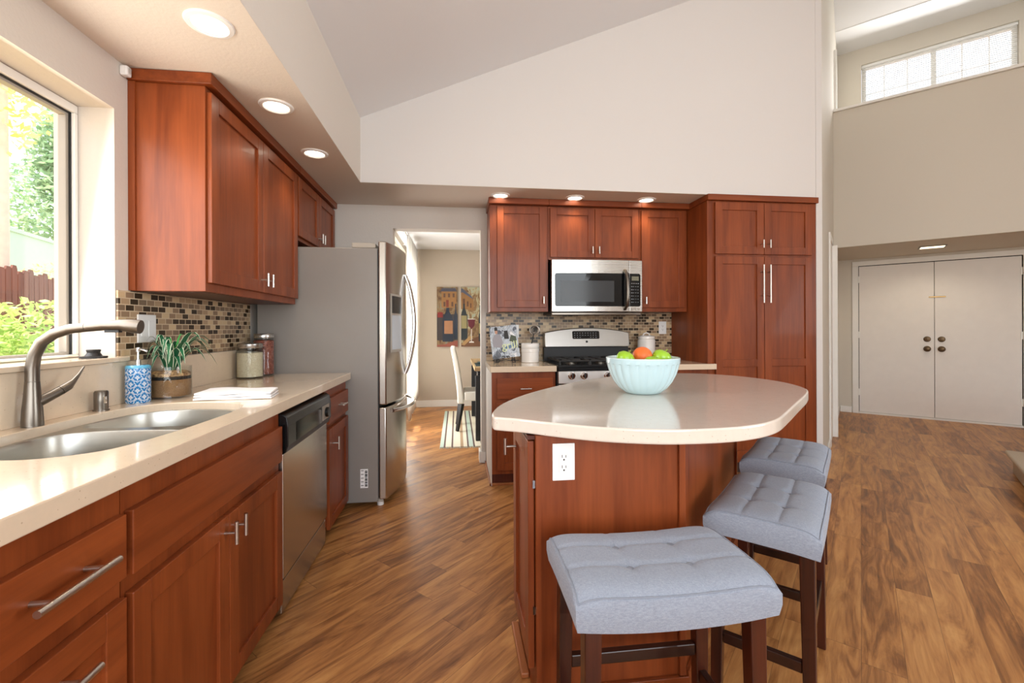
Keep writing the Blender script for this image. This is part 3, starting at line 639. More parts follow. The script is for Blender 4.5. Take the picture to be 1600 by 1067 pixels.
# --- outlets
def plate(label, F, a, b, c, w_, h_, kind):
    o = thing('switch_plate' if kind == 'switch' else 'wall_outlet', label, 'light switch' if kind == 'switch' else 'outlet', F(a, b, c))
    MB().fbox(F, a - w_ / 2, a + w_ / 2, b - h_ / 2, b + h_ / 2, c + .0005, c + .006).build('plate', M['white_plastic'], o, bevel=.002)
    n = 2 if kind == 'switch' else 1
    for i in range(n):
        aa = a + (i - (n - 1) / 2) * .046
        f = MB().fbox(F, aa - .0165, aa + .0165, b - .033, b + .033, c + .0062, c + .0085).build('rocker' if kind == 'switch' else 'receptacle', M['white_plastic'], o, bevel=.001)
        if kind != 'switch':
            m = MB()
            for dz in (.0165, -.0165):
                m.fbox(F, aa - .007, aa - .005, b + dz - .002, b + dz + .007, c + .0086, c + .0089).fbox(F, aa + .005, aa + .007, b + dz - .002, b + dz + .006, c + .0086, c + .0089)
                m.fbox(F, aa - .0025, aa + .0025, b + dz - .011, b + dz - .006, c + .0086, c + .0089)
            m.build('slots', M['dark_slot'], f)
    return o
plate('white double switch plate on the mosaic tiles behind the soap dispenser', FL, 2.115, 1.212, -1.337, .115, .12, 'switch')

# --- left wall cabinets
CU = -1.052
def crown(parent, pts, z0=2.232, z1=2.284):
    pass
uc = thing('wall_cabinet', 'cherry wood wall cabinet with two doors beside the kitchen window', 'cabinet', (-1.2, 2.55, 1.37))
MB().box(-1.343, 2.03, 1.368, CU, 3.085, 2.236).build('carcass', M['wood_v'], uc, bevel=.002)
MB().box(-1.344, 2.022, 1.37, -1.318, 2.0295, 2.236).build('scribe_strip', M['wood_v'], uc)
MB().box(-1.343, 2.012, 2.2365, -1.018, 3.0875, 2.284).build('crown_moulding', M['wood_y'], uc, bevel=.003)
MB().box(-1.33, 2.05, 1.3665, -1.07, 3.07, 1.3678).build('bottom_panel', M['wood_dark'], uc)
d = door(uc, FL, 2.042, 2.555, 1.405, 2.215, CU, M['wood_v'], rail=.062); pull(d, FL, 2.525, 1.47, CU + .02, .07)
d = door(uc, FL, 2.559, 3.078, 1.405, 2.215, CU, M['wood_v'], rail=.062); pull(d, FL, 2.590, 1.47, CU + .02, .07)
uc = thing('wall_cabinet', 'short cherry wood wall cabinet with two doors above the refrigerator', 'cabinet', (-1.2, 3.55, 1.8))
MB().box(-1.343, 3.0855, 1.80, CU, 4.0, 2.236).build('carcass', M['wood_v'], uc, bevel=.002)
MB().box(-1.343, 3.0885, 2.2365, -1.018, 4.0, 2.284).build('crown_moulding', M['wood_y'], uc, bevel=.003)
d = door(uc, FL, 3.105, 3.54, 1.825, 2.215, CU, M['wood_v']); pull(d, FL, 3.515, 1.885, CU + .02, .07)
d = door(uc, FL, 3.544, 3.975, 1.825, 2.215, CU, M['wood_v']); pull(d, FL, 3.569, 1.885, CU + .02, .07)

# --- refrigerator
fr = thing('refrigerator', 'stainless steel french-door refrigerator with grey sides at the end of the counter', 'refrigerator', (-.95, 3.56, 0))
MB().box(-1.30, 3.108, .035, -.532, 4.005, 1.752).build('case', M['fridge_side'], fr, bevel=.006)
MB().box(-.70, 3.112, 1.7525, -.545, 4.0, 1.786).build('hinge_cover', M['grey_plastic'], fr, bevel=.005)
MB().box(-.540, 3.122, .06, -.5265, 3.995, 1.745).build('gasket', M['blackm'], fr)
YM = 3.556
def fcx(y): return -.478 + .078 * (1 - ((y - YM) / .448) ** 2)
def fdoor(name, y0, y1, z0, z1, parent=fr):
    n = 10; m = MB(); vs = []
    ys = [y0 + (y1 - y0) * i / n for i in range(n + 1)]
    poly = [(-.526, y0)] + [(fcx(y), y) for y in ys] + [(-.526, y1)]
    m.prism(poly, z0, z1); return m.build(name, M['steel_v'], parent, bevel=.008, smooth=True, seg=3)
d1 = fdoor('door', 3.110, YM - .003, .690, 1.800); d2 = fdoor('door', YM + .003, 4.003, .690, 1.800); dz = fdoor('freezer_drawer', 3.110, 4.003, .05, .672)
for dd_, y in ((d1, YM - .035), (d2, YM + .035)):
    pts = []
    for i in range(13):
        t = i / 12; pts.append((fcx(y) + .004 + .066 * math.sin(math.pi * t) ** .75, y, .86 + .76 * t))
    MB().tube(pts, .0125, 14).build('handle', M['chrome'], dd_, smooth=True)
pts = []
for i in range(15):
    t = i / 14; y = 3.20 + .71 * t; pts.append((fcx(y) + .004 + .06 * math.sin(math.pi * t) ** .6, y, .635))
MB().tube(pts, .0135, 14).build('handle', M['chrome'], dz, smooth=True)
def onface(a0, a1, b0, b1, off, th, n=5):
    m = MB(); poly = [(fcx(a0 + (a1 - a0) * i / n) + off + th, a0 + (a1 - a0) * i / n) for i in range(n + 1)] + [(fcx(a0 + (a1 - a0) * i / n) + off, a0 + (a1 - a0) * i / n) for i in range(n, -1, -1)]
    return m.prism(poly, b0, b1)
dp = onface(3.17, 3.375, 1.04, 1.45, .0005, .006).build('dispenser', M['grey_plastic'], d1, bevel=.003)
onface(3.185, 3.36, 1.315, 1.435, .007, .003).build('display', M['black'], dp); 
M['disp'] = plain('pale_dispenser_recess', C(196, 204, 212), .25); 
o_ = onface(3.185, 3.36, 1.06, 1.30, .007, .002).build('dispenser_recess', M['disp'], dp)
MB().box(-.60, 3.120, .0305, -.50, 3.17, .052).build('front_foot', M['grey_plastic'], fr, bevel=.005)
MB().cyl((-.525, 3.16, 0), (-.525, 3.16, .03), .022, 16).build('leveller', M['white_plastic'], fr)
MB().cyl((-1.2, 3.16, 0), (-1.2, 3.16, .034), .022, 16).build('leveller', M['blackm'], fr)
m = MB().box(-.648, 3.1062, .135, -.598, 3.1076, .262); lb = m.build('label_sticker', M['white_plastic'], fr)
m = MB()
for i, z in enumerate((.145, .157, .168, .182, .19, .205, .214, .224, .235, .246)): m.box(-.618, 3.1056, z, -.602, 3.1061, z + (.006 if i % 2 else .009))
for z in (.15, .175, .2, .225, .25): m.box(-.644, 3.1056, z, -.626, 3.1061, z + .004)
m.build('print', M['dark_slot'], lb)

# ------------------------------------------------------------------ back wall kitchen
CB = -3.72                                    # carcass front (c = -y)
def upcab(label, x0, x1, z0, doors, rows):
    u = thing('wall_cabinet', label, 'cabinet', ((x0 + x1) / 2, 3.87, z0))
    MB().box(x0, 3.72, z0, x1, YW - .002, 2.236).build('carcass', M['wood_v'], u, bevel=.002)
    MB().fbox(FB, x0 - (.012 if x0 < .3 else 0), x1, 2.2365, 2.284, -(YW - .002), -3.665).build('crown_moulding', M['wood_x'], u, bevel=.003)
    for (a0, a1, hx, hz) in doors:
        d = door(u, FB, a0, a1, z0 + .035 if z0 < 1.5 else z0 + .02, 2.222, CB, M['wood_v']); pull(d, FB, hx, hz, CB + .02, .06)
    return u
upcab('single-door cherry wood wall cabinet left of the microwave', .275, .768, 1.345, [(.335, .750, .722, 1.44)], 1)
upcab('short two-door cherry wood wall cabinet above the microwave', .769, 1.578, 1.785, [(.785, 1.172, 1.145, 1.865), (1.176, 1.560, 1.203, 1.865)], 1)
upcab('single-door cherry wood wall cabinet between microwave and tall pantry', 1.579, 2.014, 1.345, [(1.590, 1.985, 1.618, 1.44)], 1)
MB_ = MB().box(.30, 3.74, 1.3435, .75, 3.99, 1.3448)

# pantry
pn = thing('pantry_cabinet', 'tall cherry wood pantry cabinet with four doors at the end of the kitchen', 'cabinet', (2.5, 3.7, 0))
MB().box(2.018, 3.402, .10, 2.988, YW - .002, 2.236).build('carcass', M['wood_v'], pn, bevel=.002)
MB().box(2.03, 3.46, 0, 2.98, 4.0, .0995).build('toe_kick', M['toe'], pn)
MB().fbox(FB, 2.010, 2.990, 2.2365, 2.284, -(YW - .002), -3.372).build('crown_moulding', M['wood_x'], pn, bevel=.003)
CP = -3.4015
for a0, a1, hx in ((2.078, 2.503, 2.476), (2.508, 2.936, 2.536)):
    d = door(pn, FB, a0, a1, 1.803, 2.222, CP, M['wood_v'], rail=.062); pull(d, FB, hx, 1.885, CP + .02, .065)
    d = door(pn, FB, a0, a1, .14, 1.783, CP, M['wood_v'], rail=.062, splits=(.915,)); pull(d, FB, hx, 1.56, CP + .02, .31, True, 2)

# base cabinets
CBB = -3.405
bc = thing('base_cabinet', 'cherry wood base cabinet left of the range by the dining room opening', 'cabinet', (.5, 3.7, 0))
MB().box(.262, 3.405, .09, .758, YW - .002, .868).build('carcass', M['wood_v'], bc)
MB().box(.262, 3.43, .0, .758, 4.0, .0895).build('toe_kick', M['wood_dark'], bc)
MB().box(.2565, 3.405, .0, .2618, YW - .002, .868).build('painted_side', M['wall'], bc)
MB().box(.245, 3.412, 0, .7, 3.4295, .018).box(.245, 3.412, 0, .2564, 4.003, .018).build('shoe_moulding', M['shoe'], bc, bevel=.003)
d = door(bc, FB, .30, .735, .665, .825, CBB, M['wood_x'], name='drawer', flat=True); pull(d, FB, .52, .745, CBB + .02, .085, False, 2, .005)
d = door(bc, FB, .30, .735, .12, .635, CBB, M['wood_v']); pull(d, FB, .345, .56, CBB + .02, .07)
wt = thing('worktop', 'short beige quartz worktop left of the range under the cookbook', 'worktop', (.5, 3.7, .87))
MB().box(.250, 3.375, .870, .763, YW - .009, .914).build('slab', M['stone'], wt, bevel=.003)
bc = thing('base_cabinet', 'cherry wood base cabinet between range and pantry, mostly behind the island', 'cabinet', (1.8, 3.7, 0))
MB().box(1.567, 3.405, .09, 2.0165, YW - .002, .868).build('carcass', M['wood_v'], bc)
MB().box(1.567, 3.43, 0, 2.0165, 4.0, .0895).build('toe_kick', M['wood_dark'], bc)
d = door(bc, FB, 1.585, 2.0, .665, .825, CBB, M['wood_x'], name='drawer', flat=True); pull(d, FB, 1.79, .745, CBB + .02, .085, False, 2, .005)
d = door(bc, FB, 1.585, 2.0, .12, .635, CBB, M['wood_v']); pull(d, FB, 1.63, .56, CBB + .02, .07)
wt = thing('worktop', 'short beige quartz worktop between range and pantry behind the fruit bowl', 'worktop', (1.8, 3.7, .87))
MB().prism([(1.562, 3.352), (2.066, 3.352), (2.066, 3.376), (2.0155, 3.376), (2.0155, YW - .009), (1.562, YW - .009)], .870, .914).build('slab', M['stone'], wt, bevel=.002)
tag(MB().box(.262, 4.0115, .9155, 2.0165, 4.0185, 1.3425).build('tile_backsplash', M['tile_b']), 'brown and tan glass mosaic tiles on the wall behind the range', 'backsplash')
plate('white outlet on the mosaic tiles behind the cookbook', FB, .520, 1.178, -4.0115, .074, .118, 'outlet')
plate('white outlet on the mosaic tiles right of the white canister', FB, 1.925, 1.205, -4.0115, .074, .118, 'outlet')

# microwave
mw = thing('microwave', 'stainless steel over-range microwave with black window below the wall cabinet', 'microwave', (1.17, 3.8, 1.34))
x0, x1, z0, z1, yf = .783, 1.566, 1.310, 1.775, 3.635
MB().box(x0, 3.675, z0 + .01, x1, 4.0095, z1).build('body', M['blackm'], mw, bevel=.004)
def bulge(x): return .022 * (1 - ((x - (x0 + x1) / 2) / .392) ** 2)
def mface(a0, a1, b0, b1, off, th, n=10, low=False):
    xs = [a0 + (a1 - a0) * i / n for i in range(n + 1)]; m = MB()
    f = [(x, yf - bulge(x) - off - th) for x in xs]; 
    bk = [(x, yf - bulge(x) - off) for x in reversed(xs)] if off >= 0 else [(x, 3.6745) for x in reversed(xs)]
    return m.prism(f + bk, b0, b1)
xs_ = 1.446
md = MB(); 
xs = [x0 + (xs_ - x0) * i / 12 for i in range(13)]
md.prism([(x, yf - bulge(x)) for x in xs] + [(x, 3.6745) for x in reversed(xs)], z0 + .032, z1); mdo = md.build('door', M['steel'], mw, bevel=.003)
xs = [xs_ + .003 + (x1 - xs_ - .003) * i / 4 for i in range(5)]
mp = MB().prism([(x, yf - bulge(x)) for x in xs] + [(x, 3.6745) for x in reversed(xs)], z0 + .032, z1).build('control_panel', M['steel'], mw, bevel=.003)
xs = [x0 + (x1 - x0) * i / 14 for i in range(15)]
MB().prism([(x, yf + .014 - bulge(x)) for x in xs] + [(x, 3.6745) for x in reversed(xs)], z0, z0 + .030).build('bottom_trim', M['nickel_dark'], mw, bevel=.008)
def rrect(a0, a1, b0, b1, r, n=5):
    p = []
    for cx, cy, s_ in ((a1 - r, b1 - r, 0), (a0 + r, b1 - r, 90), (a0 + r, b0 + r, 180), (a1 - r, b0 + r, 270)):
        for i in range(n + 1): t = R(s_ + 90 * i / n); p.append((cx + r * math.cos(t), cy + r * math.sin(t)))
    return p
def curved_plate(poly, off, th, nseg=0):
    m = MB(); n = len(poly); vs = [(a, yf - bulge(a) - off, b) for a, b in poly] + [(a, yf - bulge(a) - off - th, b) for a, b in poly]
    ca = sum(p[0] for p in poly) / n; cb = sum(p[1] for p in poly) / n
    vs.append((ca, yf - bulge(ca) - off - th, cb)); c = 2 * n
    return m.add(vs, [(n + i, n + (i + 1) % n, c) for i in range(n)] + [(i, (i + 1) % n, n + (i + 1) % n, n + i) for i in range(n)])
def rcut(a0, a1, b0, b1, r, left):
    m_ = [(a1, b0), (a1, b1)] if left else [(a0, b1), (a0, b0)]
    arc = lambda cx, cy, st: [(cx + r * math.cos(R(st + 15 * i)), cy + r * math.sin(R(st + 15 * i))) for i in range(7)]
    mid = lambda y, x_a, x_b: [(x_a + (x_b - x_a) * i / 10, y) for i in range(1, 10)]
    if left: return m_ + mid(b1, a1, a0 + r) + arc(a0 + r, b1 - r, 90) + arc(a0 + r, b0 + r, 180) + mid(b0, a0 + r, a1)
    return m_ + mid(b0, a0, a1 - r) + arc(a1 - r, b0 + r, 270) + arc(a1 - r, b1 - r, 0) + mid(b1, a1 - r, a0)
def cplate(poly, off, th):
    m = MB(); n = len(poly); k = 8; vs = []
    for a, b in poly: vs.append((a, yf - bulge(a) - off, b))
    ca = sum(q_[0] for q_ in poly) / n; cb = sum(q_[1] for q_ in poly) / n
    for i in range(k):
        t = i / k
        for a, b in poly:
            aa = a + (ca - a) * t; vs.append((aa, yf - bulge(aa) - off - th, b + (cb - b) * t))
    vs.append((ca, yf - bulge(ca) - off - th, cb)); fs = []
    for r_ in range(k):
        for i in range(n): fs.append((r_ * n + i, r_ * n + (i + 1) % n, (r_ + 1) * n + (i + 1) % n, (r_ + 1) * n + i))
    fs += [(k * n + i, k * n + (i + 1) % n, (k + 1) * n) for i in range(n)]
    return m.add(vs, fs)
cplate(rcut(.808, xs_ - .001, 1.386, 1.663, .018, True), .0004, .002).build('window_frame', M['blackglass'], mdo)
mface(.856, 1.31, 1.424, 1.600, .0026, .001, 12).build('window', M['greyglass'], mdo)
cplate(rcut(xs_ + .004, 1.548, 1.386, 1.663, .014, False), .0004, .002).build('keypad', M['blackglass'], mp)
M['lcd'] = plain('grey_green_display', C(118, 116, 96), .3)
mface(1.468, 1.532, 1.605, 1.640, .0026, .001, 2).build('display', M['lcd'], mp)
M['key'] = plain('pale_key_print', C(150, 152, 156), .5)
m = MB()
for r_ in range(7):
    for c_ in range(4):
        a = 1.464 + c_ * .0195; b = 1.578 - r_ * .0265; m.v += []; yy = yf - bulge(a) - .0026
        ww = .011 if c_ == 0 or r_ == 0 else .005
        m.box(a, yy - .0008, b, a + ww, yy, b + .005)
m.build('keys', M['key'], mp)
MB().tube([(1.405, yf - .02, 1.69), (1.408, yf - .052, 1.660), (1.412, yf - .064, 1.59), (1.413, yf - .066, 1.52), (1.412, yf - .064, 1.45), (1.408, yf - .052, 1.388), (1.405, yf - .018, 1.362)], .0135, 14).build('handle', M['nickel_dark'], mdo, smooth=True)
MB().cyl((.826, yf - bulge(.826), 1.366), (.826, yf - bulge(.826) - .003, 1.366), .010, 20).build('badge', M['chrome'], mdo)
for a in (1.474, 1.504, 1.533): MB().cyl((a, yf - bulge(a), 1.366), (a, yf - bulge(a) - .004, 1.366), .009, 16).build('button', M['grey_plastic'], mp)

# range
rg = thing('range', 'stainless steel gas range with black cooktop between the back counters', 'range', (1.17, 3.7, 0))
x0, x1 = .772, 1.556
MB().box(x0, 3.42, .02, x1, 3.99, .895).build('body', M['blackm'], rg, bevel=.003)
MB().box(x0, 3.37, .8955, x1, 3.99, .918).build('cooktop', M['black'], rg, bevel=.004)
cpn = MB().box(x0 + .004, 3.372, .775, x1 - .004, 3.4195, .872).build('control_panel', M['steel_pale'], rg, bevel=.005)
MB().box(x0 + .002, 3.366, .8725, x1 - .002, 3.4195, .895).build('front_edge', M['black'], rg, bevel=.003)
od = MB().box(x0 + .004, 3.376, .20, x1 - .004, 3.4195, .768).build('oven_door', M['steel'], rg, bevel=.005)
MB().box(x0 + .12, 3.3735, .30, x1 - .12, 3.3758, .62).build('oven_window', M['blackglass'], od)
MB().tube([(x0 + .06, 3.375, .72), (x0 + .075, 3.335, .72), (x1 - .075, 3.335, .72), (x1 - .06, 3.375, .72)], .011, 12).build('handle', M['chrome'], od, smooth=True)
MB().box(x0 + .004, 3.38, .03, x1 - .004, 3.4195, .19).build('drawer', M['steel'], rg, bevel=.005)
for a in (.880, .978, 1.165, 1.35, 1.45):
    k = MB(); n = 20; prof = [(.030, 3.3715), (.030, 3.365), (.024, 3.362), (.022, 3.340), (.018, 3.336), (.002, 3.335)]
    vs = [(a + r * math.cos(2 * math.pi * j / n), y, .838 + r * math.sin(2 * math.pi * j / n)) for r, y in prof for j in range(n)]
    k.add(vs, [(i * n + j, i * n + (j + 1) % n, (i + 1) * n + (j + 1) % n, (i + 1) * n + j) for i in range(len(prof) - 1) for j in range(n)] + [tuple(5 * n + j for j in range(n))])
    ko = k.build('knob', M['chrome'], cpn, smooth=True)
    MB().box(a - .003, 3.328, .817, a + .003, 3.3395, .860).build('grip', M['dark_slot'], ko)
for gx0 in (x0 + .03, x0 + .275, x0 + .52):
    g = MB(); gw = .235
    for yy in (3.43, 3.66, 3.87): g.tube([(gx0, yy, .945), (gx0 + gw, yy, .945)], .008, 8)
    for xx in (gx0, gx0 + gw / 2, gx0 + gw): g.tube([(xx, 3.43, .945), (xx, 3.87, .945)], .008, 8)
    for yy in (3.545, 3.765): g.tube([(gx0 + .04, yy, .945), (gx0 + gw - .04, yy, .945)], .007, 8)
    for xx in (gx0, gx0 + gw):
        for yy in (3.43, 3.87): g.cyl((xx, yy, .9185), (xx, yy, .945), .008, 8)
    g.build('grate', M['iron'], rg, smooth=True)
for bx in (x0 + .148, x0 + .393, x0 + .637):
    for yy in (3.545, 3.765): MB().lathe((bx, yy, .9185), [(.045, 0), (.045, .006), (.032, .008), (.032, .014), (.002, .015)], 20).build('burner', M['nickel_dark'], rg, smooth=True)
MB().box(x0 + .002, 3.925, .9185, x1 - .002, 3.99, 1.035).build('back_riser', M['blackm'], rg)
n = 16; prof = []
for i in range(n + 1):
    t = i / n; a = x0 + .002 + (x1 - x0 - .004) * t; prof.append((a, 1.165 + .042 * (1 - (2 * t - 1) ** 2)))
poly = [(x0 + .002, 1.036), (x1 - .002, 1.036)] + [p for p in reversed(prof)]
bgm = MB(); nn = len(poly)
tilt = lambda b: 3.885 + (b - 1.036) * .16
vs = [(a, tilt(b), b) for a, b in poly] + [(a, 4.0, b) for a, b in poly]
bgm.add(vs, [tuple(range(nn)), tuple(range(2 * nn - 1, nn - 1, -1))] + [(i, (i + 1) % nn, nn + (i + 1) % nn, nn + i) for i in range(nn)])
bgo = bgm.build('backguard', M['steel_mid'], rg, bevel=.006)
m = MB(); poly = rrect(1.025, 1.275, 1.108, 1.178, .012); nn = len(poly)
m.add([(a, tilt(b) - .0015, b) for a, b in poly] + [(a, tilt(b) - .0002, b) for a, b in poly], [tuple(range(nn))] + [(i, (i + 1) % nn, nn + (i + 1) % nn, nn + i) for i in range(nn)])
kp = m.build('display_panel', M['blackglass'], bgo)
m = MB()
for r_ in range(3):
    for c_ in range(9):
        if r_ == 0 and 2 < c_ < 6: continue
        a = 1.042 + c_ * .0245; b = 1.120 + r_ * .019; m.box(a, tilt(b) - .0022, b, a + .009, tilt(b) - .0016, b + .004)
m.build('keys', M['key'], kp)
MB().cyl((1.155, tilt(1.083), 1.083), (1.155, tilt(1.083) - .004, 1.083), .010, 20).build('badge', M['dark_slot'], bgo)

# cookbook on a wire stand
cbk = thing('cookbook', 'grilling cookbook with a man on its cover, leaning on a black wire stand', 'book', (.40, 3.74, ZC + .03))
def cover():
    n = N('photo_cover'); p = n.coord(); a = n.noise(n.mapping(p, (14, 14, 10)), 1.3, 3, .6, .8)
    n.set(n.ramp(a, [(.30, C(34, 34, 40)), (.42, C(92, 98, 108)), (.50, C(196, 204, 212)), (.58, C(150, 156, 160)), (.66, C(236, 236, 236))], 'LINEAR'), .3, 0, .3); return n.m
M['cover'] = cover()
bz = ZC + .032; tq = R(6)
def FT(a, b, c):
    b2 = .004 + (a - .283) * math.sin(tq) + b * math.cos(tq); a2 = .283 + (a - .283) * math.cos(tq) - b * math.sin(tq) + .012
    return (a2, 3.70 + b2 * .20 - c, bz + b2 * .98)
MB().fbox(FT, .285, .513, 0, .268, -.022, 0).build('pages', M['white_cloth'], cbk)
cv = MB().fbox(FT, .283, .515, -.002, .270, .0005, .0025).build('front_cover', M['cover'], cbk)
def flat(name, polys, mat, parent, F):
    m = MB()
    for p in polys: m.fprism(F, [(a, b * 1.14) for a, b in p], .0027, .0034)
    return m.build(name, mat, parent)
M['skin_print'] = plain('skin_tone_print', C(190, 140, 112), .4); M['shirt_print'] = plain('plaid_shirt_print', C(150, 146, 150), .5); M['jean_print'] = plain('blue_jeans_print', C(92, 120, 150), .5); M['green_print'] = plain('dark_green_print', C(70, 78, 56), .5); M['lime_print'] = plain('pale_lime_print', C(216, 224, 168), .4)
flat('printed_hair', [[(.327, .206), (.352, .206), (.352, .228), (.340, .235), (.327, .228)]], M['dark_slot'], cv, FT)
flat('printed_face', [[(.328, .185), (.338, .180), (.349, .185), (.351, .206), (.327, .206)]], M['skin_print'], cv, FT)
flat('printed_shirt', [[(.300, .085), (.375, .075), (.385, .12), (.372, .172), (.345, .182), (.318, .175), (.300, .14)]], M['shirt_print'], cv, FT)
flat('printed_jeans', [[(.376, .08), (.44, .088), (.47, .10), (.485, .085), (.45, .068), (.38, .062)]], M['jean_print'], cv, FT)
flat('printed_dog', [[(.44, .12), (.46, .165), (.50, .15), (.505, .105), (.486, .102)]], M['green_print'], cv, FT)
flat('printed_grill', [[(.40, .14), (.44, .135), (.435, .20), (.405, .20)]], M['dark_slot'], cv, FT)
tc = bpy.data.curves.new('title', 'FONT'); tc.body = 'grill'; tc.size = .092; tc.extrude = .0006; tc.align_x = 'LEFT'
to = bpy.data.objects.new('title_curve', tc); col.objects.link(to); bpy.context.view_layer.update()
tm = bpy.data.meshes.new_from_object(to.evaluated_get(bpy.context.evaluated_depsgraph_get())); bpy.data.objects.remove(to); bpy.data.curves.remove(tc)
tm.materials.clear(); tm.materials.append(M['lime_print'])
to = bpy.data.objects.new('title', tm); col.objects.link(to); to.parent = cv
p0 = Vector(FT(.372, .072, .0040)) - Vector(cbk.location)
to.matrix_basis = Matrix.Translation(p0) @ Matrix.Rotation(R(90) - math.atan2(.20, .98), 4, 'X') @ Matrix.Rotation(tq, 4, 'Z')
cst = thing('book_stand', 'black wrought iron scroll stand holding the cookbook', 'stand', (.40, 3.72, ZC))
def scroll(cx, cz, r, turns, y, s=1, n=26):
    return [(cx + s * r * (1 - .65 * i / n) * math.cos(turns * 2 * math.pi * i / n), y, cz + r * (1 - .65 * i / n) * math.sin(turns * 2 * math.pi * i / n)) for i in range(n + 1)]
m = MB()
for s_, cx in ((1, .335), (-1, .465)): m.tube(scroll(cx, ZC + .022, .019, 1.6, 3.668, s_), .003, 8)
m.tube([(.29, 3.668, ZC + .028), (.345, 3.668, ZC + .022), (.40, 3.668, ZC + .034), (.455, 3.668, ZC + .022), (.51, 3.668, ZC + .028)], .003, 8)
m.tube(scroll(.378, ZC + .052, .014, 1.4, 3.668, 1), .0025, 8); m.tube(scroll(.422, ZC + .052, .014, 1.4, 3.668, -1), .0025, 8)
m.build('front_scroll', M['iron'], cst, smooth=True)
m = MB()
for xx in (.32, .48):
    m.tube([(xx, 3.668, ZC + .024), (xx, 3.70, ZC + .026), (xx, 3.735, ZC + .028), (xx, 3.81, ZC + .28)], .003, 8); m.tube([(xx, 3.80, ZC + .24), (xx, 3.89, ZC + .0035)], .003, 8); m.tube([(xx, 3.668, ZC + .024), (xx, 3.668, ZC + .0035)], .003, 8)
m.tube([(.32, 3.80, ZC + .24), (.48, 3.80, ZC + .24)], .003, 8)
m.build('easel_frame', M['iron'], cst, smooth=True)

# crock with a skimmer
cr = thing('utensil_crock', 'white ceramic utensil crock beside the cookbook', 'crock', (.622, 3.78, ZC))
MB().lathe((.622, 3.78, ZC + .0005), [(.072, 0), (.076, .004), (.076, .088), (.079, .09), (.079, .112), (.076, .115), (.078, .118), (.078, .160), (.076, .163), (.068, .163), (.068, .02), (.002, .015)], 40, close=False).build('crock', M['ceramic'], cr, smooth=True)
sp_ = thing('slotted_spoon', 'steel slotted spoon standing in the white utensil crock', 'spoon', (.63, 3.79, ZC + .02))
MB().tube([(.61, 3.775, ZC + .022), (.638, 3.80, ZC + .15), (.660, 3.815, ZC + .245)], [.006, .006, .005], 10).build('handle', M['blackm'], sp_, smooth=True)
m = MB(); n = 20; vs = []
for i in range(n):
    t = 2 * math.pi * i / n; vs.append((.668 + .046 * math.cos(t), 3.815 - .012 * math.cos(t), ZC + .275 + .042 * math.sin(t)))
vs2 = [(.668 + .03 * math.cos(2 * math.pi * i / n), 3.828 - .008 * math.cos(2 * math.pi * i / n), ZC + .275 + .028 * math.sin(2 * math.pi * i / n)) for i in range(n)]
m.add(vs + vs2, [(i, (i + 1) % n, n + (i + 1) % n, n + i) for i in range(n)] + [tuple(n + i for i in range(n))])
so_ = m.build('bowl', M['nickel_dark'], sp_, smooth=True); so_.modifiers.new('solid', 'SOLIDIFY').thickness = .0025
m = MB()
for i in range(4): m.box(.649 + i * .011, 3.815, ZC + .256, .653 + i * .011, 3.826, ZC + .294)
m.build('slots', M['dark_slot'], sp_)

# white canister
cn = thing('canister', 'white ceramic lidded canister behind the fruit bowl', 'canister', (1.700, 3.86, ZC))
MB().lathe((1.700, 3.86, ZC + .0005), [(.072, 0), (.078, .006), (.078, .175), (.072, .186), (.07, .190)], 40).build('jar', M['ceramic'], cn, smooth=True)
ld = MB().lathe((1.700, 3.86, ZC + .1912), [(.07, 0), (.074, .003), (.074, .022), (.06, .030), (.002, .034)], 36).build('lid', M['ceramic'], cn, smooth=True)
MB().tube([(1.667, 3.86, ZC + .219), (1.677, 3.86, ZC + .238), (1.700, 3.86, ZC + .246), (1.723, 3.86, ZC + .238), (1.733, 3.86, ZC + .219)], .007, 10).build('knob', M['ceramic'], ld, smooth=True)

# ------------------------------------------------------------------ island
IX = .737; IY = 1.392
isl = thing('kitchen_island', 'cherry wood island cabinet with angled end panel under the oval top', 'island', (.9, 1.9, 0))
body = [(.245, IY), (IX, IY), (1.555, 2.345), (1.43, 2.50), (1.15, 2.50), (.245, 1.80)]
MB().prism(body, 0, .868).build('carcass', M['wood_v'], isl, bevel=.002)
m = MB(); m.box(IX - .018, IY - .012, .07, IX + .004, IY - .0005, .868); m.build('corner_post', M['wood_v'], isl, bevel=.002)
MB().box(.2455, IY - .0075, .0, .262, IY - .0005, .868).build('corner_strip', M['wood_v'], isl)
MB().box(.2455, IY - .017, 0, IX + .012, IY - .013, .07).box(.262, IY - .0128, 0, IX - .02, IY - .0005, .07).build('base_moulding', M['wood_x'], isl, bevel=.002)
ex = Vector((1.555 - IX, 2.345 - IY)).normalized(); en_ = Vector((ex.y, -ex.x))
FI = lambda a, b, c: (IX + ex.x * a + en_.x * c, IY + ex.y * a + en_.y * c, b)
LI = math.hypot(1.555 - IX, 2.345 - IY)
MB().fbox(FI, .015, LI - .005, 0, .07, .001, .014).build('base_moulding', M['wood_x'], isl, bevel=.002)
MB().fbox(FI, LI - .03, LI, .07, .868, .001, .010).build('end_strip', M['wood_v'], isl)
FIL = lambda a, b, c: (.2445 - c, a, b)
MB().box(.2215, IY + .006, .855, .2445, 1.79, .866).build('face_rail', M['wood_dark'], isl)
d = door(isl, FIL, IY + .012, 1.775, .125, .848, 0.002, M['wood_v'], rail=.07); pull(d, FIL, 1.70, .755, .022, .06, True, 1, .0065, .04)
m = MB(); m.box(.2365, IY + .004, .30, .2443, IY + .0105, .325).box(.2365, IY + .004, .70, .2443, IY + .0105, .725); m.build('hinge', M['chrome'], isl)
MB().box(.215, IY + .13, 0, .244, 1.80, .02).build('shoe_moulding', M['shoe'], isl, bevel=.005)
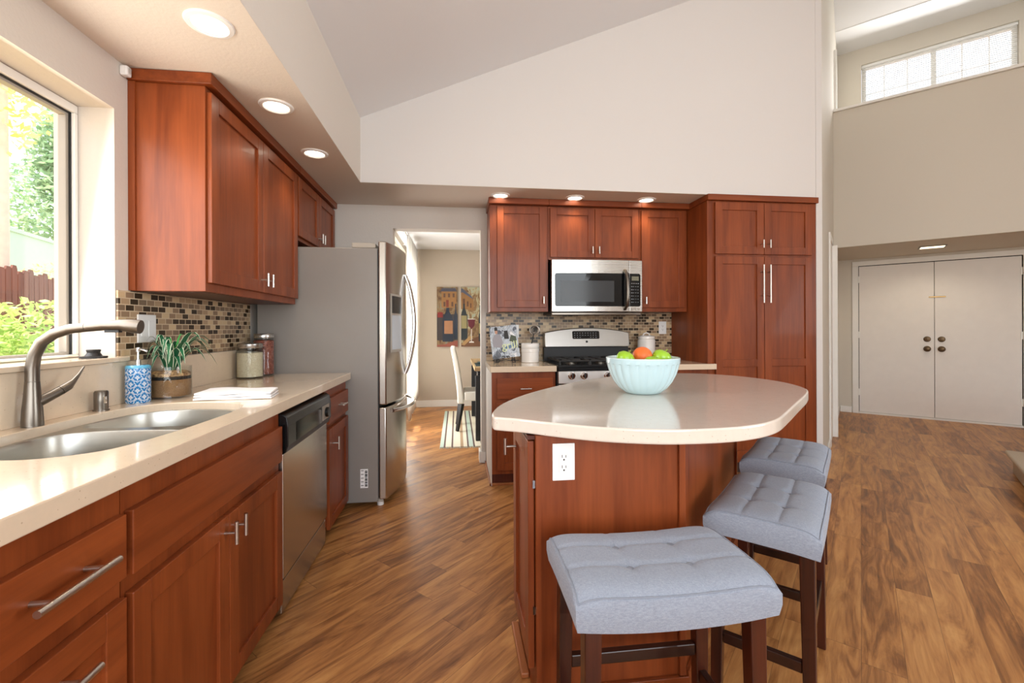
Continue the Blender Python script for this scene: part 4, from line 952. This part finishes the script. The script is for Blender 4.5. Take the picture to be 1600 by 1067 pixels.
outline = [(.118, 1.49), (.130, 1.60), (.185, 1.76), (.300, 1.965), (.459, 2.175), (.672, 2.405), (.904, 2.595), (1.15, 2.705), (1.371, 2.725), (1.53, 2.68), (1.65, 2.56), (1.715, 2.40), (1.735, 2.25), (1.715, 2.10), (1.655, 1.945), (1.55, 1.815), (1.30, 1.575), (1.10, 1.385), (1.02, 1.315), (.952, 1.272), (.889, 1.245), (.80, 1.222), (.672, 1.216), (.562, 1.230), (.425, 1.278), (.30, 1.355), (.20, 1.43), (.145, 1.46)]
iw = thing('island_worktop', 'oval quartz island top, tinted paler for its light, with one clipped end', 'worktop', (.9, 1.95, .87))
MB().prism(catmull(outline, 5), .8695, .914).build('slab', M['stone_lit'], iw, bevel=.006, seg=3)
plate('white outlet on the end panel of the kitchen island', FB, .335, .783, -IY, .072, .117, 'outlet')

# fruit bowl
bx_, by_ = .829, 1.925
fb = thing('fruit_bowl', 'pale mint fluted ceramic bowl on the island top', 'bowl', (bx_, by_, ZC))
fl = lambda th, z: 1 - (.030 * (1 - abs(math.sin(th * 12))) if .012 < z < .135 else 0)
KB = 1.075
MB().lathe((bx_, by_, ZC + .0005), [(r * KB, z * KB) for r, z in [(.060, 0), (.070, .003), (.080, .010), (.100, .026), (.120, .052), (.135, .082), (.143, .108), (.147, .124), (.1485, .1275), (.1495, .146)]], 192, fl, False).build('bowl', M['mint'], fb, smooth=True)
MB().lathe((bx_, by_, ZC + .1466 * KB), [(r * KB, z * KB) for r, z in [(.1495, 0), (.1485, .003), (.1445, .004), (.142, .001), (.136, -.04), (.115, -.085), (.08, -.12), (.002, -.132)]], 72, None, False).build('rim', M['rim'], fb, smooth=True)
M['apple'] = plain('green_apple_skin', C(156, 200, 42), .3, 0, .3, .14); M['orange'] = N('orange_peel').m
n_ = N('orange_peel_dimpled'); n_.set(C(236, 112, 46), .4); n_.bump(n_.noise(n_.coord(), 260, 2), .25, .002); M['orange'] = n_.m
M['stem'] = plain('green_stem', C(150, 176, 40), .6)
def apple(label, x, y, z, r, tilt_, az, name='apple', mat='apple'):
    a = thing(name, label, 'fruit', (x, y, z), 0, 'green apples in the fruit bowl' if name == 'apple' else None)
    prof = [(.002, -.80 * r), (.25 * r, -.86 * r), (.55 * r, -.72 * r), (.88 * r, -.3 * r), (r, .12 * r), (.92 * r, .52 * r), (.62 * r, .82 * r), (.32 * r, .86 * r), (.12 * r, .74 * r), (.002, .66 * r)] if name == 'apple' else [(r * math.sin(math.pi * i / 16) + .0005, -r * math.cos(math.pi * i / 16)) for i in range(17)]
    rot = Matrix.Rotation(az, 4, 'Z') @ Matrix.Rotation(tilt_, 4, 'Y')
    m = MB().lathe((0, 0, 0), prof, 28); m.v = [tuple(rot @ Vector(v)) for v in m.v]; m.build('fruit_body', M[mat], a, smooth=True, world=False)
    if name == 'apple':
        s_ = MB().tube([(0, 0, .66 * r), (.003, 0, .95 * r), (.008, 0, 1.2 * r)], [.0022, .0018, .0026], 8); s_.v = [tuple(rot @ Vector(v)) for v in s_.v]; s_.build('stem', M['stem'], a, smooth=True, world=False)
apple('green apple with upright stem at the left of the fruit bowl', bx_ - .085, by_ - .006, ZC + .150, .041, .5, 0.2)
apple('green apple at the right of the fruit bowl', bx_ + .086, by_ - .004, ZC + .152, .043, .5, .1)
apple('green apple in front of the orange, low in the fruit bowl', bx_ + .004, by_ - .095, ZC + .134, .039, .2, -1.57)
apple('orange in the middle of the fruit bowl between the green apples', bx_ + .006, by_ + .015, ZC + .163, .044, 0, 0, 'orange', 'orange')

# ------------------------------------------------------------------ stools
def seat_z(u, v):
    z = .584 + .015 * abs(u) ** 2.2 - .005 * abs(v) ** 3
    return z
def make_stool():
    t = thing('bar_stool', '', 'stool', (0, 0, 0), 0, 'upholstered stools round the island')
    LX, LY = .245, .158; nx, ny = 44, 30; vs = []; tops = []
    tuf = [(-.33, -.33), (.33, -.33), (-.33, .33), (.33, .33)]
    for i in range(nx + 1):
        for j in range(ny + 1):
            u = -1 + 2 * i / nx; v = -1 + 2 * j / ny; x, y = u * LX, v * LY
            z = seat_z(u, v)
            z -= .018 * abs(u) ** 9 + .018 * abs(v) ** 8
            for (p, q) in tuf:
                d2 = ((u - p) * LX) ** 2 + ((v - q) * LY) ** 2; z -= .011 * math.exp(-d2 / (.018 ** 2))
            for p in (-.33, .33):
                z -= .004 * math.exp(-(((u - p) * LX) / .005) ** 2); z -= .004 * math.exp(-(((v - p) * LY) / .005) ** 2)
            vs.append((x, y, z + .022))
    n1 = ny + 1
    fs = [(i * n1 + j, (i + 1) * n1 + j, (i + 1) * n1 + j + 1, i * n1 + j + 1) for i in range(nx) for j in range(ny)]
    per = [i * n1 for i in range(nx + 1)] + [nx * n1 + j for j in range(1, ny + 1)] + [i * n1 + ny for i in range(nx - 1, -1, -1)] + [j for j in range(ny - 1, 0, -1)]
    rings = [per]
    for k, (o_, drop) in enumerate(((.005, .022), (.008, .038), (.008, .07), (.003, .098))):
        ring = []
        for idx in per:
            x, y, z = vs[idx]; u, v = x / LX, y / LY
            xx = x + (o_ if u > .999 else -o_ if u < -.999 else 0); yy = y + (o_ if v > .999 else -o_ if v < -.999 else 0)
            top = seat_z(u, v) + .022
            ring.append(len(vs)); vs.append((xx, yy, min(z - .004 * (k + 1), top - drop)))
        rings.append(ring)
    for a, b in zip(rings, rings[1:]):
        k = len(a)
        for i in range(k): fs.append((a[i], b[i], b[(i + 1) % k], a[(i + 1) % k]))
    fs.append(tuple(rings[-1][::-1]))
    c = MB().add(vs, fs).build('seat', M['fabric'], t, smooth=True, world=False)
    for (p, q) in tuf:
        MB().lathe((p * LX, q * LY, seat_z(p, q) + .022 - .0165), [(.010, 0), (.011, .003), (.008, .006), (.001, .007)], 16).build('button', M['stitch'], c, smooth=True, world=False)
    pw = [(-LX - .001, -LY - .001), (LX + .001, -LY - .001), (LX + .001, LY + .001), (-LX - .001, LY + .001)]
    m = MB()
    def seam(x0, y0, x1, y1, n=24):
        pts = []
        for i in range(n + 1):
            x = x0 + (x1 - x0) * i / n; y = y0 + (y1 - y0) * i / n
            pts.append((x, y, seat_z(max(-1, min(1, x / LX)), max(-1, min(1, y / LY))) + .0225 - .018 * min(1, abs(x / LX)) ** 9 - .018 * min(1, abs(y / LY)) ** 8))
        m.tube(pts, .0016, 6)
    for i in range(4): seam(*pw[i], *pw[(i + 1) % 4])
    m.build('piping', M['stitch'], c, smooth=True, world=False)
    for sx_ in (-1, 1):
        for sy_ in (-1, 1):
            lx, ly = sx_ * .205, sy_ * .125; m = MB(); a = .021
            ztop = seat_z(lx / LX, ly / LY) + .022 - .06
            vs_ = [(lx + dx * a, ly + dy * a, ztop) for dx, dy in ((-1, -1), (1, -1), (1, 1), (-1, 1))] + [(lx + sx_ * .008 + dx * a * .8, ly + sy_ * .008 + dy * a * .8, 0) for dx, dy in ((-1, -1), (1, -1), (1, 1), (-1, 1))]
            m.add(vs_, [(3, 2, 1, 0), (4, 5, 6, 7), (0, 1, 5, 4), (1, 2, 6, 5), (2, 3, 7, 6), (3, 0, 4, 7)]).build('leg', M['espresso'], t, bevel=.003, world=False)
    for sy_ in (-1, 1): MB().box(-.19, sy_ * .128 - .011, .225, .19, sy_ * .128 + .011, .26).build('stretcher', M['espresso_x'], t, bevel=.003, world=False)
    for sx_ in (-1, 1): MB().box(sx_ * .209 - .011, -.112, .15, sx_ * .209 + .011, .112, .185).build('stretcher', M['espresso_x'], t, bevel=.003, world=False)
    MB().box(-.185, -.107, .50, .185, .107, .52).build('seat_base', M['blackm'], t, world=False)
    return t
s1 = make_stool(); s2 = copy_tree(s1); s3 = copy_tree(s1)
for s_, (x, y, a, lab) in zip((s1, s2, s3), ((.516, 1.145, 0.0, 'grey tufted saddle stool nearest the camera, before the island outlet'), (1.117, 1.478, 45, 'grey tufted saddle stool in the middle, at the angled end of the island'), (1.615, 2.02, 45, 'grey tufted saddle stool farthest along, half hidden under the island top'))):
    s_.location = (x, y, 0); s_.rotation_euler = (0, 0, R(a)); s_['label'] = lab

# ------------------------------------------------------------------ ceiling lights
def can(label, x, y, power, rz=0):
    t = thing('recessed_light', label, 'ceiling light', (x, y, ZS), 0, 'recessed ceiling lights')
    MB().lathe((x, y, ZS - .0095), [(.056, .003), (.060, 0), (.074, .003), (.078, .009)], 40, None, False).build('trim_ring', M['white_plastic'], t, smooth=True)
    MB().lathe((x, y, ZS - .0045), [(.002, -.001), (.045, -.0005), (.0565, .002)], 36, None, False).build('diffuser', M['lamp'], t, smooth=True)
    recess((x, y, ZS - .03), power)
can('round recessed light nearest the camera, above the kitchen sink', -.862, 1.695, 5.5)
can('round recessed light in the soffit beside the middle of the left wall cabinet', -.862, 2.283, 5.5)
can('round recessed light in the soffit in front of the refrigerator', -.862, 2.870, 5.5)
can('round recessed light above the cabinet left of the microwave', .356, 3.610, 6)
can('round recessed light above the cabinet over the microwave', .975, 3.610, 6)
can('round recessed light above the cabinet right of the microwave', 1.592, 3.606, 6)
el = thing('entry_light', 'flush rectangular light in the low ceiling above the front doors', 'ceiling light', E(.67, 7.22, 2.15))
m = MB(); ebox(m, .55, .79, 7.12, 7.30, 2.141, 2.149); m.build('frame', M['nickel_dark'], el, bevel=.002)
m = MB(); ebox(m, .565, .775, 7.135, 7.285, 2.1385, 2.1405); m.build('diffuser', M['lamp_entry'], el)
recess(E(.67, 7.2, 2.12), 13, 160)

# carpeted step at the right edge
M['carpet'] = None
n_ = N('beige_carpet'); v_ = n_.noise(n_.coord(), 300, 3); n_.set(n_.mix(v_, C(176, 158, 136), C(222, 206, 184)), .95); n_.bump(v_, .6, .006); M['carpet'] = n_.m
cp_ = thing('carpeted_stair', 'beige carpeted stair at the right edge of the hall floor', 'stairs', (4.9, 3.3, 0))
P1 = Vector((4.52, 3.17)); P2 = Vector((3.95, 2.66)); dv = (P1 - P2).normalized(); nv = Vector((dv.y, -dv.x))
q = lambda a, b: tuple(P1 - dv * a + nv * b)
for i in range(3):
    zz = .175 * i
    MB().prism([q(-.0, .03 + .27 * i), q(1.2, .03 + .27 * i), q(1.2, .90), q(-.0, .90)], zz + .001, zz + .1405).build('riser', M['carpet'], cp_, bevel=.008)
    MB().prism([q(-.04, -.01 + .27 * i), q(1.2, -.01 + .27 * i), q(1.2, .90), q(-.04, .90)], zz + .1415, zz + .175).build('tread', M['carpet'], cp_, bevel=.014, seg=3)

# ------------------------------------------------------------------ dining room
for i, (x0_, x1_, lab) in enumerate(((-.303, .012, 'painting of dark bottles before an ochre house, left of the two on the wall'), (.065, .377, 'painting with a glass of red wine, right of the two on the wall'))):
    p = thing('painting', lab, 'painting', (x0_, 6.95, .92), 0, 'paintings on the dining room wall')
    F = lambda a, b, c, x0_=x0_: (x0_ + a, 6.968 - c, .922 + b)
    w_, h_ = x1_ - x0_, .92
    n_ = N('painted_canvas'); v_ = n_.noise(n_.mapping(n_.coord(), (9, 9, 5)), 1.2, 4, .6, 1.2)
    n_.set(n_.ramp(v_, [(.3, C(70, 46, 32)), (.45, C(110, 80, 50)), (.55, C(140, 116, 80)), (.7, C(120, 130, 118))] if i == 0 else [(.3, C(92, 62, 42)), (.45, C(140, 112, 76)), (.55, C(176, 168, 134)), (.7, C(150, 172, 162))]), .6)
    MB().fbox(F, 0, w_, 0, h_, 0, .03).build('canvas', n_.m, p)
    def paint(nm, polys, rgb, c=.0305, p=p, F=F):
        key = 'paint_%d_%d_%d' % rgb
        if key not in M: M[key] = plain(key, C(*rgb), .6, 0, 0, .25)
        m = MB()
        for q_ in polys: m.fprism(F, q_, c, c + .0008)
        m.build(nm, M[key], p)
    rect = lambda a0, a1, b0, b1: [(a0, b0), (a1, b0), (a1, b1), (a0, b1)]
    bottle = lambda cx, r, b0, hs, top: [(cx - r, b0), (cx + r, b0), (cx + r, hs), (cx + r * .8, hs + .05), (cx + r * .3, hs + .12), (cx + r * .28, top), (cx - r * .28, top), (cx - r * .3, hs + .12), (cx - r * .8, hs + .05), (cx - r, hs)]
    if i == 0:
        paint('painted_house', [rect(.07, w_ - .02, .60, .86)], (150, 108, 62)); paint('painted_roof', [[(.05, .85), (w_ - .01, .85), (w_ - .03, .90), (.08, .90)]], (70, 70, 84), .0314)
        paint('painted_windows', [rect(.10 + .07 * k, .13 + .07 * k, .76, .82) for k in range(3)] + [rect(.10, .13, .62, .69), rect(.22, .25, .62, .69)], (92, 64, 48), .0314)
        paint('painted_door', [rect(.14, .18, .61, .72)], (120, 52, 36), .0314)
        paint('painted_dusk', [rect(0, w_, .10, .50)], (62, 54, 54)); paint('painted_awning', [rect(.01, .09, .45, .53)], (130, 36, 32), .0312); paint('painted_table', [[(0, 0), (w_, 0), (w_, .10), (.12, .04), (0, .03)]], (140, 76, 60))
        paint('painted_bottles', [bottle(.165, .08, .08, .42, .60), bottle(.285, .03, .12, .44, .66)], (34, 44, 60), .0322); paint('painted_label', [rect(.11, .24, .20, .40)], (166, 118, 84), .033)
    else:
        paint('painted_house', [[(0, .58), (.20, .56), (.19, .74), (.02, .84), (0, .84)]], (146, 106, 62)); paint('painted_roof', [[(0, .83), (.02, .84), (.19, .73), (.16, .78), (.02, .90), (0, .90)]], (84, 88, 104), .0314)
        paint('painted_dusk', [rect(0, .10, .10, .50)], (58, 56, 54)); paint('painted_windows', [rect(.03, .06, .64, .74), rect(.09, .115, .62, .70), rect(.14, .16, .60, .67)], (96, 64, 46), .0314)
        paint('painted_table', [[(0, 0), (w_, 0), (w_, .18), (.1, .08), (0, .05)]], (110, 74, 50)); paint('painted_path', [[(0, .03), (.12, .16), (.20, .16), (.05, .02)]], (176, 140, 92), .0314)
        paint('painted_bottles', [bottle(.045, .045, .12, .48, .66), bottle(.29, .02, .08, .42, .64)], (36, 46, 50), .0322); paint('painted_label', [rect(.005, .088, .28, .48), rect(.275, .31, .20, .36)], (150, 140, 96), .033)
        paint('painted_wine', [[(.10, .42), (.215, .42), (.205, .32), (.16, .27), (.115, .32)]], (96, 26, 40), .0336); paint('painted_glass', [rect(.153, .163, .08, .27), [(.12, .06), (.20, .06), (.19, .08), (.13, .08)], rect(.10, .215, .42, .43)], (226, 222, 214), .0338)

def curtain(label, y0, y1, x, z0, z1, amp):
    t = thing('curtain', label, 'curtain', (x, (y0 + y1) / 2, z0), 0, 'white curtains in the dining room'); n = 60; vs = []
    for k, z in enumerate([z0 + (z1 - z0) * q / 6 for q in range(7)]):
        for i in range(n + 1):
            u = i / n; vs.append((x + amp * math.sin(u * 2 * math.pi * (y1 - y0) / .085 + .3 * k / 6) * (1 - .15 * k / 6), y0 + (y1 - y0) * u, z))
    fs = [(k * (n + 1) + i, k * (n + 1) + i + 1, (k + 1) * (n + 1) + i + 1, (k + 1) * (n + 1) + i) for k in range(6) for i in range(n)]
    o = MB().add(vs, fs).build('drape', M['curtain'], t, smooth=True, recalc=False); o.modifiers.new('solid', 'SOLIDIFY').thickness = .002

curtain('white curtain panel nearest the refrigerator in the dining room', 5.66, 5.90, -.60, .05, 2.374, .02)
curtain('white curtain panel in the middle of the three in the dining room', 5.95, 6.42, -.595, .09, 2.374, .022)
curtain('white curtain panel nearest the far dining room wall', 6.46, 6.93, -.60, .17, 2.374, .022)
crd = thing('curtain_rod', 'pale curtain rod across the dining room window wall', 'rod', (-.62, 6.1, 2.3))
MB().cyl((-.625, 5.25, 2.385), (-.625, 6.95, 2.385), .010, 12).build('rod', M['nickel'], crd, smooth=True)
for y in (5.28, 6.42): MB().tube([(-.7485, y, 2.385), (-.625, y, 2.385)], .006, 8).build('bracket', M['nickel'], crd)

rug = thing('area_rug', 'striped cream, teal and brown fringed rug under the dining table', 'rug', (.5, 5.5, 0))
n_ = N('striped_wool'); x_ = n_.n('SeparateXYZ'); n_.l(n_.coord(), x_.inputs[0]); f_ = n_.math('FRACT', n_.math('DIVIDE', n_.math('ADD', x_.outputs[0], .675), .30))
n_.set(n_.ramp(f_, [(0, C(186, 204, 192)), (.123, C(104, 84, 78)), (.18, C(222, 216, 196)), (.38, C(104, 84, 78)), (.44, C(222, 216, 196)), (.69, C(176, 148, 116)), (.79, C(222, 216, 196)), (.92, C(104, 84, 78)), (.975, C(186, 204, 192))], 'CONSTANT'), .95); n_.bump(n_.noise(n_.coord(), 200, 2), .4, .004)
MB().box(-.175, 4.56, .001, 1.45, 6.52, .0088).build('pile', n_.m, rug)
M['fringe'] = plain('pale_fringe', C(200, 204, 190), .9)
for y0_, s_ in ((4.5595, -1), (6.5205, 1)):
    m = MB()
    for i in range(110):
        x = -.172 + i * .01475; m.tube([(x, y0_, .006), (x + random.uniform(-.008, .008), y0_ + s_ * .05, .004)], .0026, 5)
    m.build('fringe', M['fringe'], rug)

M['oak'] = wood('pale_oak_top', 'Y', (206, 176, 132), (176, 144, 100), .4, .1)
tb_ = thing('dining_table', 'dining table with pale oak edge and black legs seen through the opening', 'table', (.75, 5.45, .0105))
MB().box(.185, 4.74, .752, 1.30, 6.16, .79).build('tabletop', M['oak'], tb_, bevel=.003)
MB().box(.22, 4.78, .70, 1.27, 6.12, .7515).build('apron', M['blackm'], tb_)
for x in (.195, 1.22):
    for y in (4.75, 6.08): MB().box(x, y, .0108, x + .07, y + .07, .6995).build('leg', M['blackm'], tb_, bevel=.003)
M['mat_dark'] = plain('dark_teal_placemat', C(50, 66, 66), .7)
pm_ = thing('placemat', 'dark woven placemat on the near end of the dining table', 'placemat', (.42, 5.1, .79)); MB().box(.205, 4.90, .7905, .56, 5.36, .794).build('mat', M['mat_dark'], pm_)
M['teal'] = plain('dark_teal_glaze', C(46, 84, 86), .25, 0, .3)
pt = thing('dinner_plate', 'teal plate with folded rim on the dining table placemat', 'plate', (.36, 5.14, .795)); MB().lathe((.36, 5.14, .7945), [(.08, 0), (.12, .012), (.135, .022), (.13, .024), (.08, .008), (.002, .006)], 36, None, False).build('plate', M['teal'], pt, smooth=True)
pt = thing('salad_bowl', 'small teal bowl standing on the dinner plate', 'bowl', (.36, 5.14, .803)); MB().lathe((.36, 5.14, .803), [(.04, 0), (.07, .015), (.09, .04), (.086, .04), (.06, .012), (.002, .006)], 32, None, False).build('bowl', M['teal'], pt, smooth=True)
M['ivory'] = plain('ivory_upholstery', C(232, 228, 216), .8)
def dchair(label):
    t = thing('dining_chair', label, 'chair', (0, 0, 0), 0, 'ivory chairs at the dining table')
    # faces +x
    MB().box(-.02, -.22, .36, .42, .22, .47).build('seat', M['ivory'], t, bevel=.02, seg=4, world=False)
    m = MB(); k = 8; vs = []
    for i in range(k + 1):
        z = .33 + .66 * i / k; lean = -.10 * (i / k) ** 1.5; th = .075 - .02 * i / k
        for x, y in ((lean - th, -.225), (lean, -.225), (lean, .225), (lean - th, .225)): vs.append((x - .021, y, z))
    fs = [(i * 4 + j, i * 4 + (j + 1) % 4, (i + 1) * 4 + (j + 1) % 4, (i + 1) * 4 + j) for i in range(k) for j in range(4)] + [(3, 2, 1, 0), tuple(k * 4 + j for j in range(4))]
    m.add(vs, fs).build('backrest', M['ivory'], t, bevel=.02, seg=4, world=False)
    for x, y, b in ((-.05, -.19, -.05), (-.05, .19, -.05), (.38, -.19, 0), (.38, .19, 0)):
        zt = .329 if x < 0 else .359
        MB().tube([(x, y, zt), (x + b, y, .0120)], [.034, .022], 4).build('leg', M['blackm'], t, world=False)
    return t
c1 = dchair('ivory upholstered dining chair with dark legs drawn up to the near side of the table'); c1.location = (.10, 5.42, 0)
c2 = copy_tree(c1); c2.location = (.62, 6.42, 0); c2.rotation_euler = (0, 0, R(-90)); c2['label'] = 'ivory dining chair at the far end of the dining table, mostly out of view'

# ------------------------------------------------------------------ outside the sink window
struct('ground_outside', MB().box(-40, -30, -.12, -1.57, 45, -.06), plain('pale_gravel_ground', C(196, 176, 146), .95, 0, 0, .15))
struct('ceiling_added_eave', MB().box(-1.98, -2, 2.60, -1.565, 5.0, 2.70), M['trimw'])  # eave added out of view to keep the sun off the sink window
M['fence'] = wood('brown_fence_paint', 'Z', (116, 72, 58), (88, 54, 44), .8, 0)
fn = thing('wooden_fence', 'brown dog-eared board fence in the yard outside the window', 'fence', (-5, 5.6, -.06))
fd = Vector((-.40, .917)); F0 = Vector((-4.45, 4.0)); fnv = Vector((.917, .40))
FFn = lambda a, b, c: (F0.x + fd.x * a + fnv.x * c, F0.y + fd.y * a + fnv.y * c, b)
for i in range(27):
    a = i * .165; top = 1.97 + .03 * ((i * 7) % 3 - 1)
    m = MB(); m.fprism(FFn, [(a, -.055), (a + .142, -.055), (a + .142, top - .04), (a + .115, top), (a + .027, top), (a, top - .04)], 0, .02); m.build('board', M['fence'], fn)
for z in (.35, 1.55): MB().fbox(FFn, 0, 4.45, z, z + .09, -.04, -.001).build('rail', M['fence'], fn)
gw = MB(); gwd = Vector((-.25, .97)); GFn = lambda a, b, c: (-9.3 - .25 * a + .97 * c, 3.0 + .97 * a + .25 * c, b)
gw.fbox(GFn, 0, 16, -.06, 3.9, -.15, 0).fbox(GFn, 0, 16, 3.9, 4.0, -.2, .05)
tag(gw.build('garden_wall', plain('pale_green_render', C(168, 196, 178), .9)), 'long pale green garden wall beyond the brown fence', 'wall')
def leafcloud(name, mat, parent, blobs, n, size, rng, col2=None):
    vs = []; fs = []
    for i in range(n):
        c, r = blobs[rng.randrange(len(blobs))]
        d = Vector((rng.gauss(0, 1), rng.gauss(0, 1), rng.gauss(0, 1))).normalized() * (rng.random() ** .4)
        p = Vector(c) + Vector((d.x * r[0], d.y * r[1], d.z * r[2]))
        if p.z < -.05: p.z = rng.uniform(0, .3)
        a = Vector((rng.gauss(0, 1), rng.gauss(0, 1), rng.gauss(0, .6))).normalized(); b = a.cross(Vector((rng.gauss(0, 1), rng.gauss(0, 1), 1))).normalized(); s_ = size * rng.uniform(.6, 1.3)
        k = len(vs); vs += [tuple(p - a * s_), tuple(p - b * s_ * .45), tuple(p + a * s_), tuple(p + b * s_ * .45)]; fs.append((k, k + 1, k + 2, k + 3))
    return MB().add(vs, fs).build(name, mat, parent, recalc=False)
def foliage_mat(name, a, b):
    n = N(name); g = n.n('NewGeometry'); n.set(n.mix(g.outputs['Random Per Island'], a, b), .6)
    t = n.n('BsdfTranslucent'); n.l(n.b.inputs['Base Color'].links[0].from_socket, t.inputs[0]); mx = n.n('MixShader'); mx.inputs[0].default_value = .35
    n.l(n.b.outputs[0], mx.inputs[1]); n.l(t.outputs[0], mx.inputs[2]); n.l(mx.outputs[0], n.t.nodes['Material Output'].inputs[0]); return n.m
M['fol_y'] = foliage_mat('yellow_green_leaves', C(138, 172, 84), C(206, 222, 140)); M['fol_g'] = foliage_mat('mid_green_leaves', C(96, 136, 84), C(156, 186, 120)); M['bark'] = plain('pale_bark', C(206, 192, 174), .9, 0, 0, .2)
M['fol_c'] = foliage_mat('pale_conifer_needles', C(130, 168, 124), C(186, 210, 168)); M['fol_p'] = foliage_mat('pale_yellow_leaves', C(206, 206, 110), C(238, 236, 170))
rg_ = random.Random(11)
def shrub(label, x, y, h, w_, mat, n):
    t = thing('shrub', label, 'shrub', (x, y, -.06)); 
    leafcloud('foliage', mat, t, [((x, y, h * .62), (w_, w_, h * .42)), ((x + w_ * .3, y + w_ * .3, h * .45), (w_ * .7, w_ * .7, h * .4))], n * 3, .032, rg_)
    m = MB()
    for k in range(6):
        a = k * 1.05; m.tube([(x, y, -.06), (x + .3 * w_ * math.cos(a), y + .3 * w_ * math.sin(a), h * .35), (x + .7 * w_ * math.cos(a), y + .7 * w_ * math.sin(a), h * .7)], [.016, .011, .006], 6)
    m.build('stems', M['bark'], t)
shrub('bright leafy shrub right outside the sink window beside the frame', -2.75, 3.30, 1.36, .42, M['fol_y'], 2600)
shrub('yellow-green shrub in front of the brown fence boards', -3.85, 3.95, 1.50, .42, M['fol_y'], 2600)
shrub('pale shrub at the far end of the brown fence', -4.75, 6.9, 1.75, .6, M['fol_p'], 2600)
shrub('low green shrub under the sink window', -2.55, 2.35, .95, .36, M['fol_g'], 1800)
shrub('bushy yellow shrub behind the brown fence against the green wall', -7.6, 9.6, 2.4, .9, M['fol_p'], 3000)
def tree(label, x, y, tr, blobs, mat, n, size, ht):
    t = thing('tree', label, 'tree', (x, y, -.06))
    m = MB(); m.tube([(x, y, -.06), (x + .05, y - .03, ht * .4), (x - .02, y + .05, ht * .75), (x + .1, y, ht)], [tr, tr * .85, tr * .65, tr * .3], 12); m.build('trunk', M['bark'], t, smooth=True)
    leafcloud('crown', mat, t, blobs, n, size, rg_)
tree('pale smooth-trunked tree with sparse yellow leaves by the fence', -6.45, 7.2, .095, [((-6.45, 7.2, 5.6), (.8, .8, 1.9))], M['fol_p'], 1800, .07, 7.6)
tree('slender pale tree beside the smooth-trunked one', -9.0, 9.6, .13, [((-9.0, 9.6, 6.6), (.8, .8, 1.3))], M['fol_p'], 900, .08, 8.0)
tree('dense green conifer beyond the pale green wall', -15.5, 20.0, .3, [((-15.5, 20.0, 5.6), (2.2, 2.2, 2.6)), ((-15.5, 20.0, 8.0), (1.2, 1.2, 2.2))], M['fol_c'], 9000, .13, 10.0)
tree('broad green tree farther along behind the garden wall', -21.5, 19.5, .3, [((-21.5, 19.5, 5.0), (2.6, 2.6, 2.4))], M['fol_c'], 7000, .14, 7.0)
